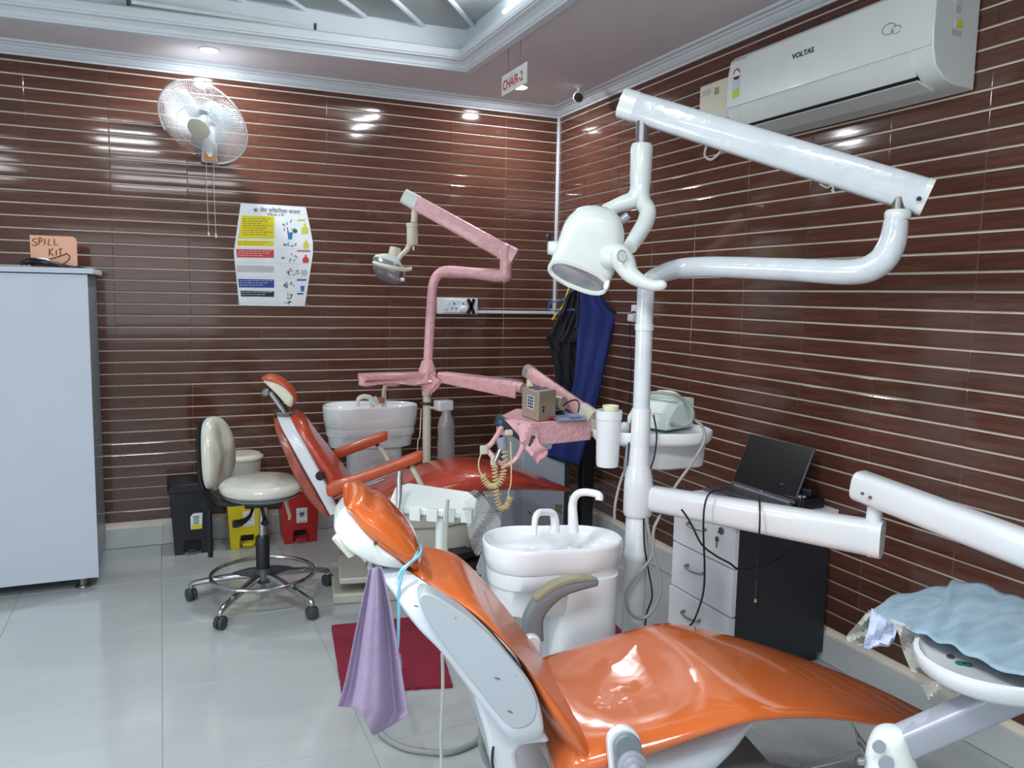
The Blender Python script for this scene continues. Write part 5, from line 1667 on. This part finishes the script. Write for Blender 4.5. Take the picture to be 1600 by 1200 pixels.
# bottle of the rear unit
d3 = 4.36
t = thing('water_bottle', 'grey translucent water bottle hanging under a white cap beside the rear column', 'bottle', W(698, 718, d3))
c = W(697, 700, d3)
zz = lambda y: W(697, y, d3).z
MB().lathe((c.x, c.y, 0), [(0, zz(724)), (.044, zz(724)), (.047, zz(718)), (.047, zz(690)), (.043, zz(684)), (.046, zz(678)), (.047, zz(665)), (.040, zz(654)), (.026, zz(646)), (.024, zz(640)), (0, zz(640))], 26).build('bottle_body', M['bottle'], t)
k = W(693, 633, d3)
MB().box((k.x, k.y, k.z), (.09, .07, .058), Matrix.Rotation(.2, 3, 'Z')).build('cap_block', M['white'], t, bevel=.008)
MB().tube([W(668, 636, d), W(680, 638, d-.04), W(690, 640, d3)], .007, 8).build('bracket', M['cream'], t)
MB().lathe(W(667, 632, d), [(0, 0), (.036, 0), (.036, .015), (0, .015)], 18).build('clamp_ring', M['dgrey'], t)
o = MB().tube([W(658, 640, 4.4), W(656, 680, 4.4), W(653, 690, 4.4), W(652, 720, 4.4)], .003, 6, 4).build('thin_hose', M['cream'])
tag(o, 'thin cream hose hanging left of the rear column', 'hose')

# ================================================================== STOOL
sc = V((-1.983, -1.065, 0))
t = thing('doctor_stool', 'cream padded wheeled stool with backrest and chrome foot ring', 'stool', sc)
MB().lathe(sc, [(0, .496), (.10, .494), (.155, .502), (.182, .522), (.186, .545), (.172, .566), (.12, .580), (.05, .583), (0, .583)], 40).build('seat', M['vinylcream'], t, sub=1)
MB().lathe(sc, [(0, .482), (.13, .484), (.165, .500), (.168, .506), (0, .506)], 36).build('seat_pan', M['grey'], t)
bc = W(334, 708, 3.80)
nv = V((.90, -.43, .06)).normalized()
wv = V((0, 0, 1)).cross(nv).normalized()
uv_ = nv.cross(wv)
def padring(k, off, n=40):
    r = []
    for i in range(n):
        a = 2*PI*i/n
        x, y = math.cos(a), math.sin(a)
        x = math.copysign(abs(x)**.85, x)
        y = math.copysign(abs(y)**.85, y)
        r.append(bc+wv*(.155*k*x*(1-.10*y))+uv_*(.178*k*y)+nv*(off+.022*x*x))
    return r
MB().rings([padring(.4, -.030), padring(.85, -.030), padring(.97, -.018), padring(1, 0), padring(.97, .020), padring(.86, .034), padring(.6, .040), padring(.3, .041)]).build('backrest', M['vinylcream'], t, sub=1)
MB().rings([padring(.5, -.052), padring(.82, -.050), padring(.93, -.040), padring(.95, -.028), padring(.7, -.026)]).build('back_shell', M['black'], t)
q = bc-nv*.06
MB().tube([q+V((0, 0, .06)), q+V((0, 0, -.12)), V((q.x+.01, q.y-.02, .49)), V((sc.x-.17, sc.y, .478)), V((sc.x-.02, sc.y, .476))], [.018, .018, .018, .016, .016], 8, 4).build('back_bracket', M['black'], t)
k = W(327, 783, 3.74)
MB().lathe(k, [(0, -.02), (.036, -.02), (.04, -.01), (.04, .01), (.036, .018), (0, .02)], 10, axis=(.2, -1, 0)).build('hand_knob', M['black'], t)
k2 = W(328, 874, 3.74)
MB().tube([k, V((k.x, k.y, k2.z))], [.013, .013], 4).build('bracket_bar', M['black'], t, bevel=.003)
MB().lathe(sc, [(0, .10), (.030, .10), (.031, .30), (.026, .31), (.0, .31)], 24).build('gas_sleeve', M['black'], t)
MB().cyl(sc+V((0, 0, .30)), sc+V((0, 0, .48)), .0145, n=20).build('piston', M['chrome'], t)
MB().box(sc+V((0, 0, .47)), (.16, .14, .03)).build('mechanism', M['black'], t, bevel=.006)
MB().tube([sc+V((-.04, -.03, .46)), sc+V((-.06, -.06, .42)), sc+V((-.10, -.08, .40)), sc+V((-.13, -.09, .40))], [.007, .008, .016, .018], 10, 3).build('lever', M['black'], t)
MB().tube([sc+V((-.01, -.05, .46)), sc+V((.0, -.08, .41)), sc+V((.0, -.10, .395))], [.007, .009, .018], 10, 3).build('lever', M['black'], t)
cast = [(-2.284, -.940), (-2.184, -1.319), (-1.813, -1.345), (-1.674, -.968), (-1.965, -.752)]
for i, (x, y) in enumerate(cast):
    dv = V((x, y, 0))-sc
    dn = dv.normalized()
    MB().tube([sc+dn*.03+V((0, 0, .125)), sc+dn*.12+V((0, 0, .118)), sc+dn*(dv.length-.04)+V((0, 0, .088)), sc+dn*dv.length+V((0, 0, .074)), sc+dn*dv.length+V((0, 0, .056))], [.019, .017, .0135, .012, .010], 14, 4).build('leg', M['chrome'], t)
    c_ = sc+dn*(dv.length+.002)
    a = 2.1*i+.4
    av = V((math.cos(a), math.sin(a), 0))
    cst = MB()
    cst.lathe(c_+V((0, 0, .030))-av*.022, [(0, 0), (.018, 0), (.027, .003), (.0285, .008), (.0285, .016), (.026, .019), (0, .02)], 22, axis=av)
    cst = cst.build('castor_wheel', M['dgrey'], t)
    MB().lathe(c_+V((0, 0, .030))+av*.002, [(0, 0), (.026, 0), (.0285, .003), (.0285, .011), (.027, .016), (.018, .019), (0, .02)], 22, axis=av).build('castor_wheel', M['dgrey'], t)
    MB().lathe(c_+V((0, 0, .036)), [(0, 0), (.022, 0), (.018, .014), (.008, .022), (0, .022)], 16).build('castor_hood', M['black'], t)
MB().lathe(sc, [(0, .098), (.05, .10), (.055, .115), (.04, .15), (.032, .16), (0, .16)], 24).build('hub', M['dgrey'], t)
for i in range(2):
    dv = (V((*cast[(0, 3)[i]], 0))-sc).normalized()
    MB().tube([sc+dn*.0+V((0, 0, .135)), sc+dv*.06+V((0, 0, .135)), sc+dv*.135+V((0, 0, .125))], [.03, .024, .012], 10).build('hub_wing', M['dgrey'], t)
rg = []
for i in range(48):
    a = 2*PI*i/48
    c_ = sc+V((math.cos(a)*.225, math.sin(a)*.225, .135))
    rg.append([c_+V((math.cos(a), math.sin(a), 0))*(.0095*math.cos(2*PI*k/10))+V((0, 0, .0095*math.sin(2*PI*k/10))) for k in range(10)])
MB().rings(rg, closed=True).build('foot_ring', M['chrome'], t)

# ================================================================== PEDAL BINS
def bin_(x0, label, mm, lidcol, h=.37, kind='bio'):
    x1 = x0+.225
    xc = (x0+x1)/2
    y0, y1 = -.245, -.035
    t = thing('pedal_bin', label, 'bin', (xc, (y0+y1)/2, 0), 0, 'pedal bins along the back wall')
    # tapered body with recessed foot opening
    fr = [(-.09, 0), (-.042, 0), (-.042, .055), (-.034, .075), (.034, .075), (.042, .055), (.042, 0), (.09, 0), (.108, h-.04), (-.108, h-.04)]
    def P_(u, y, z):
        return V((xc+u, y, z))
    mb = MB()
    mb.prism([P_(u, y0, z) for u, z in fr], (0, .05, 0))
    mb.build('front', M[mm], t, bevel=.004)
    mb = MB()
    mb.add([P_(-.09, y0+.05, .0), P_(.09, y0+.05, .0), P_(.085, y1, .0), P_(-.085, y1, .0), P_(-.108, y0+.05, h-.04), P_(.108, y0+.05, h-.04), P_(.108, y1, h-.04), P_(-.108, y1, h-.04)],
           [(3, 2, 1, 0), (4, 5, 6, 7), (0, 1, 5, 4), (1, 2, 6, 5), (2, 3, 7, 6), (3, 0, 4, 7)])
    mb.build('body', M[mm], t, bevel=.008)
    MB().rings([[P_(sx*.116*k, yy, z) for sx, yy in ((-1, y0-.008), (1, y0-.008), (1, y1+.004), (-1, y1+.004))] for z, k in ((h-.05, 1), (h-.03, 1.02), (h-.012, .97), (h, .82))]).build('lid', M[lidcol], t, bevel=.006)
    MB().prism([P_(u, y0-.004, z) for u, z in ((-.030, .018), (.030, .018), (.026, .032), (-.026, .032))], (0, -.02, 0)).build('pedal', M[mm], t, bevel=.003)
    MB().bx(xc-.034, xc+.034, y0+.048, y0+.051, .03, .07).build('pedal_opening', M['black'], t, smooth=False)
    # sticker
    zc = h*.47
    sl = -.0016
    pts = [(-.012, zc-.045), (.044, zc-.045), (.048, zc+.042), (.004, zc+.042), (-.012, zc+.026)]
    if kind == 'bio':
        pts = [(-.028, zc-.045), (.032, zc-.045), (.032, zc+.04), (-.028, zc+.04)]
    MB().prism([P_(u+.004, y0-.0008, z) for u, z in pts], (0, -.0008, 0)).build('sticker', M['paper'] if kind != 'bioy' else M['yellow'], t, smooth=False)
    if kind == 'bio':
        biohazard(t, P_(.006, y0-.0022, zc+.004), .026, (1, 0, 0), (0, 0, 1), (0, -1, 0))
        MB().prism([P_(u+.004, y0-.002, z) for u, z in ((-.02, zc-.040), (.026, zc-.040), (.026, zc-.034), (-.02, zc-.034))], (0, -.0006, 0)).build('caption', M['pgrey'], t, smooth=False)
    else:
        MB().prism([P_(u+.004, y0-.002, z) for u, z in ((-.010, zc-.043), (.043, zc-.043), (.043, zc-.022), (-.010, zc-.022))], (0, -.0006, 0)).build('yellow_stripe', M['pyellow'], t, smooth=False)
        mb = MB()
        for u in (.010, .017, .024, .031):
            mb.bx(xc+u-.0015, xc+u+.0015, y0-.003, y0-.0018, zc-.014, zc+.020)
        mb.bx(xc+.004, xc+.037, y0-.003, y0-.0018, zc+.021, zc+.025)
        mb.bx(xc+.008, xc+.033, y0-.003, y0-.0018, zc-.017, zc-.014)
        mb.build('bin_symbol', M['pgreen'], t, smooth=False)
    return t
bin_(-2.368, 'black pedal bin with green and yellow sticker, leftmost of the three bins', 'black', 'black', .385, 'std')
bin_(-2.085, 'yellow pedal bin with biohazard sticker behind the stool', 'yellow', 'yellow', .36)
bin_(-1.800, 'red pedal bin with biohazard sticker and yellow banded lid', 'redplastic', 'redplastic', .345)
o = MB().prism([V((-1.815, -.262, .300)), V((-1.56, -.262, .300)), V((-1.565, -.262, .322)), V((-1.81, -.262, .322))], (0, .006, 0)).build('yellow_strap', M['yellow'], smooth=False)
tag(o, 'yellow strip hanging across the front of the red bin lid', 'strip')
c = V((-1.99, -.13, .364))
t = thing('storage_jar', 'translucent white lidded tub standing on the yellow bin behind the stool', 'tub', c)
MB().lathe(c, [(0, 0), (.092, 0), (.098, .01), (.108, .125), (0, .125)], 30).build('tub_body', mat('cloudy_tub', (206, 208, 200), .3, alpha=.8, var=.05), t)
MB().lathe(c+V((0, 0, .12)), [(0, 0), (.116, 0), (.118, .012), (.108, .018), (.10, .028), (.03, .030), (0, .030)], 30).build('tub_lid', M['cream'], t)
o = MB().tube([W(445, 775, 3.9), W(449, 792, 3.9), W(453, 808, 3.9), W(450, 812, 3.9)], [.008, .009, .008, .003], 8, 3).build('glove_strip', M['cream'])
tag(o, 'pale rubber strip dangling below the stool seat in front of the red bin', 'strip')

# ================================================================== GARMENTS IN THE CORNER
dg = 4.93
def flatpoly(rows_, d0, amp, n=14, ph=0.):
    g = []
    for i, (x0, y0, x1, y1) in enumerate(cr(rows_, 4)):
        g.append([W(x0+(x1-x0)*k/n, y0+(y1-y0)*k/n, d0+amp*math.sin(ph+k*1.1+i*.25)+amp*.5*math.sin(k*2.3-i*.4)) for k in range(n+1)])
    return g
hk = WX(903, 436, -.009)
t = thing('hook_rail', 'small steel hooks on the right wall above the blue apron, behind the operating lamp', 'hook', hk)
MB().bx(-.02, -.009, hk.y-.07, hk.y+.07, hk.z-.012, hk.z+.012).build('rail', M['steel'], t, bevel=.003)
for dy in (-.03, .03):
    MB().tube([(-.015, hk.y+dy, hk.z), (-.05, hk.y+dy, hk.z-.015), (-.065, hk.y+dy, hk.z), (-.065, hk.y+dy, hk.z+.022)], .005, 8, 3).build('hook', M['steel'], t)
t = thing('coat_hanger', 'blue plastic coat hanger under the dark apron in the room corner', 'hanger', W(905, 462, 4.9))
MB().tube([W(858, 476, 4.78), W(862, 472, 4.77), W(884, 466, 4.74), W(905, 446, 4.68), W(925, 460, 4.66), W(946, 470, 4.64), W(962, 476, 4.64), W(966, 484, 4.64), W(960, 488, 4.64)], .0055, 8, 4).build('hanger_arm', M['hangerblue'], t)
MB().tube([W(858, 476, 4.78), W(858, 484, 4.78), W(872, 485, 4.76), W(900, 484, 4.70), W(950, 484, 4.65)], .005, 8, 3).build('hanger_bar', M['hangerblue'], t)
MB().tube([W(905, 446, 4.68), W(903, 436, 4.69), W(898, 430, 4.72)], .004, 8, 2).build('hanger_hook', M['steel'], t)
o = MB().tube([W(893, 435, 4.82), W(889, 450, 4.80), W(886, 460, 4.80), W(880, 478, 4.80), W(868, 492, 4.80), W(863, 500, 4.80)], .006, 8, 4).build('coat_hanger', M['yellow'])
tag(o, 'yellow plastic coat hanger showing behind the black garment in the corner', 'hanger')
g = flatpoly([(899, 446, 905, 440), (886, 462, 906, 458), (877, 485, 907, 480), (866, 505, 908, 505), (858, 522, 908, 525), (854, 528, 906, 545), (858, 538, 905, 565), (862, 555, 905, 590), (866, 575, 906, 620), (868, 600, 908, 640), (868, 630, 908, 660), (866, 660, 905, 680)], 4.72, .009, 16)
t = thing('black_garment', 'black draped garment hanging in the room corner left of the blue apron', 'garment', W(885, 550, 4.8))
MB().sheet(g).build('cloth', M['blackcloth'], t, solid=.006)
g = flatpoly([(905, 452, 908, 452), (900, 475, 908, 470), (893, 498, 907, 500), (884, 520, 905, 520), (872, 535, 902, 535)], 4.67, .006, 8, 1.)
MB().sheet(g).build('front_fold', M['blackcloth'], t, solid=.005)
t = thing('x_ray_apron', 'royal blue apron with black edging hanging in the room corner', 'apron', W(925, 580, 4.88))
g = flatpoly([(903, 452, 936, 452), (902, 470, 942, 470), (902, 488, 961, 489), (902, 520, 956, 520), (900, 560, 948, 560), (896, 600, 939, 600), (885, 640, 930, 640), (860, 670, 922, 672), (838, 690, 914, 700), (856, 712, 906, 727)], 4.60, .0025, 14)
MB().sheet(g).build('panel', M['blue'], t, solid=.01)
MB().tube([W(936, 448, 4.58), W(940, 462, 4.58), W(948, 478, 4.58), W(962, 488, 4.58)], .009, 8, 4).build('edging', M['black'], t)
MB().tube([W(903, 450, 4.58), W(902, 500, 4.58), W(899, 512, 4.58)], .007, 8, 4).build('edging', M['black'], t)
MB().tube([W(838, 690, 4.6), W(846, 704, 4.6), W(858, 714, 4.6), W(906, 729, 4.6)], .006, 8, 4).build('edging', M['black'], t)
MB().box(W(918, 446, 4.6), (.12, .02, .04)).build('collar', M['black'], t, bevel=.006)
mb = [MB().lathe(W(x, y, 4.56), [(0, 0), (.005, 0), (.005, .004), (0, .004)], 10, axis=-FW).build('stud', M['white'], t) for x, y in ((908, 452), (913, 455), (921, 454))]
pb_ = W(917, 700, 4.66)
t = thing('black_post', 'black floor post standing behind the rear pink tray', 'post', (pb_.x, pb_.y, 0))
MB().bx(pb_.x-.038, pb_.x+.038, pb_.y-.03, pb_.y+.03, .02, .74).build('upright', M['black'], t, bevel=.006)
MB().bx(pb_.x-.06, pb_.x+.06, pb_.y-.05, pb_.y+.05, 0, .02).build('foot', M['black'], t, bevel=.004)

# white metal cabinet behind the rear chair
a = WZ(816, 868, 0)
t = thing('equipment_cabinet', 'white metal equipment cabinet behind the foot of the rear red chair', 'cabinet', (-.45, -.5, 0))
A = W(785, 700, 4.75)
B = W(817, 700, 4.55)
C_ = W(884, 700, 4.62)
def col3(p, z):
    return V((p.x, p.y, z))
D_ = A+(C_-B)
MB().prism([col3(A, .02), col3(B, .02), col3(C_, .02), col3(D_, .02)], (0, 0, .60)).build('case', M['cabinet'], t, bevel=.004)
sd = (B-A)
sd.z = 0
nn = sd.cross(V((0, 0, 1))).normalized()
for i in range(3):
    for j in range(4):
        q = col3(A, .29+.045*j)+sd*(.3+.2*i)+nn*.001
        MB().prism([q, q+sd*.10+V((0, 0, .018)), q+sd*.10+V((0, 0, .026)), q+V((0, 0, .008))], nn*.001).build('vent_slot', M['grey'], t, smooth=False)
MB().prism([col3(C_, .02), col3(C_, .02)+V((.03, .0, 0)), col3(C_, .02)+V((.06, .12, 0)), col3(C_, .02)+V((.03, .12, 0))], (0, 0, .55)).build('dark_side', M['dgrey'], t, smooth=False)
MB().lathe(W(829, 800, 4.5), [(0, 0), (.01, 0), (.01, .006), (0, .006)], 10, axis=-FW).build('button', M['black'], t)
MB().tube([W(826, 797, 4.5), W(836, 808, 4.46)], .006, 8).build('lever', M['black'], t)
t = thing('pipe_valve', 'small brass pipe valve beside the white equipment cabinet', 'valve', W(872, 795, 4.4))
MB().tube([W(866, 800, 4.4), W(877, 806, 4.4)], .022, 12).build('body', M['tan'], t)
MB().tube([W(872, 803, 4.4), W(873, 788, 4.4)], [.012, .02], 10).build('handle', M['tan'], t)
v_ = W(872, 803, 4.4)
MB().cyl((v_.x, v_.y, 0), (v_.x, v_.y, v_.z), .012, n=10).build('pipe', M['steel'], t)

# ================================================================== DRAWER CABINET AND LAPTOP
CX, CY0, CY1, CT = -.475, -2.475, -2.085, .595
t = thing('drawer_cabinet', 'white fronted drawer cabinet with charcoal side against the right wall', 'cabinet', ((CX)/2, (CY0+CY1)/2, 0))
MB().bx(CX+.02, -.02, CY0, CY1, .04, CT).build('carcass', M['cabdark'], t, smooth=False)
MB().bx(CX+.05, -.03, CY0+.02, CY1-.02, 0, .04).build('plinth', M['cabdark'], t, smooth=False)
MB().bx(CX-.02, -.012, CY0-.03, CY1+.02, CT+.001, CT+.026).build('top_panel', M['cabwhite'], t, bevel=.0015, smooth=False)
for z0_, z1_, dx in ((.43, .590, 0), (.245, .424, 0), (.05, .239, -.008)):
    o = MB().bx(CX+dx, CX+.02, CY0+.004, CY1-.004, z0_, z1_).build('drawer', M['cabwhite'], t, bevel=.001, smooth=False)
    zc, yc = z0_+(z1_-z0_)*.60, (CY0+CY1)/2+.03
    MB().tube([(CX+dx, yc+.05, zc+.006), (CX+dx-.018, yc+.048, zc+.004), (CX+dx-.026, yc, zc), (CX+dx-.018, yc-.048, zc+.004), (CX+dx, yc-.05, zc+.006)], [.007, .005, .004, .005, .007], 8, 4).build('handle', M['steel'], o)
    if z0_ > .4:
        MB().lathe((CX, CY0+.08, zc+.028), [(0, 0), (.014, 0), (.014, .006), (0, .008)], 18, axis=(-1, 0, 0)).build('lock', M['steel'], o)
        MB().tube([(CX-.008, CY0+.08, zc+.028), (CX-.02, CY0+.08, zc+.024)], .003, 6).build('key', M['steel'], o)
        MB().lathe((CX-.016, CY0+.085, zc-.004), [(0, 0), (.011, 0), (.011, .002), (0, .002)], 16, axis=(-1, 0, 0)).build('key_bow', M['steel'], o)
        MB().bx(CX-.018, CX-.016, CY0+.082, CY0+.088, zc-.036, zc-.01).build('key_blade', M['steel'], o, smooth=False)
TOPZ = CT+.027
h0, h1 = WZ(1142, 757, TOPZ+.012), WZ(1240, 789, TOPZ+.012)
t = thing('laptop', 'open grey laptop with black screen on the white drawer cabinet', 'laptop', (h0+h1)/2)
e_ = (h1-h0)
e_.z = 0
Lh = e_.length
e_.normalize()
if Lh > .36:
    pass
f_ = V((e_.y, -e_.x, 0))
if f_.x > 0:
    f_ = -f_
# base towards the left of the picture
bmsh = MB().prism([h0+f_*0, h0+f_*.15, h1+f_*.15, h1], (0, 0, -.012)).build('base', M['laptop'], t, bevel=.003)
MB().prism([h0+e_*.02+f_*.015, h0+e_*.02+f_*.085, h1-e_*.02+f_*.085, h1-e_*.02+f_*.015], (0, 0, .0012)).build('keyboard', M['dgrey'], t, smooth=False)
MB().tube([h0+e_*.02+V((0, 0, .003)), h1-e_*.02+V((0, 0, .003))], .004, 8).build('hinge', M['armgrey'], t)
ta = W(1163, 675, (h0-CAM).dot(FW)+.05)
up_ = (ta-h0)
up_ = (up_-e_*up_.dot(e_))
hgt = min(up_.length, .235)
up_.normalize()
nb = e_.cross(up_)
if nb.dot(FW) < 0:
    nb = -nb
MB().prism([h0+V((0, 0, .003)), h1+V((0, 0, .003)), h1+up_*hgt, h0+up_*hgt], nb*.008).build('lid', M['laptop'], t, bevel=.002)
MB().prism([h0+up_*.018+e_*.004-nb*.0012, h1+up_*.018-e_*.004-nb*.0012, h1+up_*(hgt-.003)-e_*.004-nb*.0012, h0+up_*(hgt-.003)+e_*.004-nb*.0012], nb*.001).build('screen', M['screen'], t, smooth=False)
MB().lathe((h0+h1)/2+up_*.012-nb*.001, [(0, 0), (.005, 0), (.005, .001), (0, .001)], 14, axis=-nb).build('emblem', M['armgrey'], t)
q = WZ(1266, 775, TOPZ)
t = thing('power_adapter', 'black cluster of adapters behind the laptop on the white cabinet', 'adapter', (-.11, -2.36, TOPZ))
MB().bx(-.16, -.05, -2.47, -2.30, TOPZ+.001, TOPZ+.04).build('brick', M['black'], t, bevel=.006)
MB().box((-.10, -2.38, TOPZ+.058), (.07, .14, .032), Matrix.Rotation(.3, 3, 'Z')).build('upper_brick', M['black'], t, bevel=.006)
MB().tube([(-.14, -2.44, TOPZ+.05), (-.17, -2.47, TOPZ+.045), (-.19, -2.485, TOPZ+.02), (-.19, -2.49, TOPZ+.005)], .003, 6, 4).build('lead', M['cable'], t)
q = WZ(1249, 790, TOPZ+.002)
o = MB().box(q+V((-.0, .0, .022)), (.045, .05, .042), Matrix.Rotation(.2, 3, 'Z')).build('white_adapter_box', M['cream'], bevel=.006)
tag(o, 'small cream plug box at the right rear corner of the laptop', 'adapter')

# ================================================================== FLOOR THINGS
def flmat(pts, label, group=None):
    mb = MB()
    P = [WZ(*p, .001) if len(p) == 2 else V(p) for p in pts]
    # fringe the outline a little
    out = []
    rnd = random.Random(len(pts)*7+int(pts[0][0]*13) % 50)
    n = len(P)
    for i in range(n):
        a, b = P[i], P[(i+1) % n]
        m_ = max(2, int((b-a).length/.012))
        for k in range(m_):
            q = a.lerp(b, k/m_)
            out.append(q+V((rnd.uniform(-.0018, .0018), rnd.uniform(-.0018, .0018), 0)))
    mb.prism(out, (0, 0, .012))
    o = mb.build('door_mat', M['mat'], smooth=False)
    return tag(o, label, 'mat', 'maroon door mats')
flmat([(518, 981), (640, 968), (688, 1012), (707, 1075), (534, 1084)], 'maroon mat on the floor behind the lilac cloth and orange chair')
flmat([(-.95, -1.72, .001), (-.60, -1.78, .001), (-.64, -2.08, .001), (-.98, -2.04, .001)], 'maroon mat corner showing between the spittoon and the white column')
# dark shoes / folded bag under the rear chair
t = thing('folded_black_bag', 'black folded bag on the floor between the rear chair base and the spittoon', 'bag', WZ(720, 910, 0))
b0 = WZ(726, 935, 0)
for i, (dx, dy, z, sx, sy, sz, r) in enumerate(((0, 0, .03, .24, .16, .06, .3), (-.01, .03, .085, .22, .15, .05, .1), (-.01, .04, .14, .20, .13, .05, -.1), (-.03, .06, .185, .15, .12, .04, .35))):
    MB().box(b0+V((dx+.03, dy+.03, z)), (sx, sy, sz), Matrix.Rotation(r, 3, 'Z')).build('fold', M['black'], t, bevel=.014, seg=3)
t = thing('zigzag_paper', 'concertina folded white paper leaning beside the black bag', 'paper', WZ(752, 935, 0))
zz_ = []
for i, (x, y) in enumerate(((752, 866), (744, 888), (753, 898), (746, 912), (755, 924))):
    zz_.append([W(x, y, 3.30), W(770, y-6, 3.36)])
q = zz_[-1]
zz_.append([V((q[0].x-.02, q[0].y, .0)), V((q[1].x-.02, q[1].y, .0))])
MB().sheet(zz_).build('sheet', M['paper'], t, solid=.002, smooth=False)

# hoses on the floor behind the orange backrest
o = MB().tube([WZ(585, 1120, .05), WZ(592, 1140, .02), WZ(605, 1155, .011), WZ(630, 1168, .011), WZ(660, 1174, .011), WZ(700, 1176, .011), WZ(735, 1164, .011), WZ(752, 1150, .02), WZ(765, 1135, .05), WZ(772, 1110, .08)], .0095, 12, 5).build('floor_hose', M['hose'])
tag(o, 'thick grey hose curving over the floor below the lilac cloth', 'hose')
o = MB().tube([W(763, 1100, 2.0), W(756, 1130, 2.02), W(752, 1155, 2.03), W(757, 1180, 2.04), W(768, 1205, 2.05), W(775, 1240, 2.0)], .010, 12, 5).build('chair_hose', M['hose'])
tag(o, 'grey hose looping under the shell of the orange chair', 'hose')
o = MB().tube([W(691, 1020, 2.05), W(692, 1060, 2.05), W(691, 1100, 2.05), W(689, 1150, 2.05), W(690, 1200, 2.05), W(690, 1260, 2.05)], .0045, 8, 4).build('vertical_hose', mat('pale_clear_hose', (196, 200, 190), .25, coat=.4))
tag(o, 'thin pale hose hanging straight down below the orange backrest', 'hose')
o = MB().tube([W(602, 905, 2.5), W(600, 930, 2.5), W(598, 955, 2.52), WZ(596, 985, .012)], .011, 10, 4).build('white_hose', M['cream'])
tag(o, 'pale hose dropping to the floor behind the headrest neck', 'hose')
o = MB().tube([W(773, 1156, 1.72), W(770, 1172, 1.71), W(769, 1190, 1.71), W(772, 1205, 1.71)], .003, 8, 3).build('black_cable', M['cable'])
tag(o, 'short black cable on the hinge below the orange backrest', 'cable', 'loose black cables')
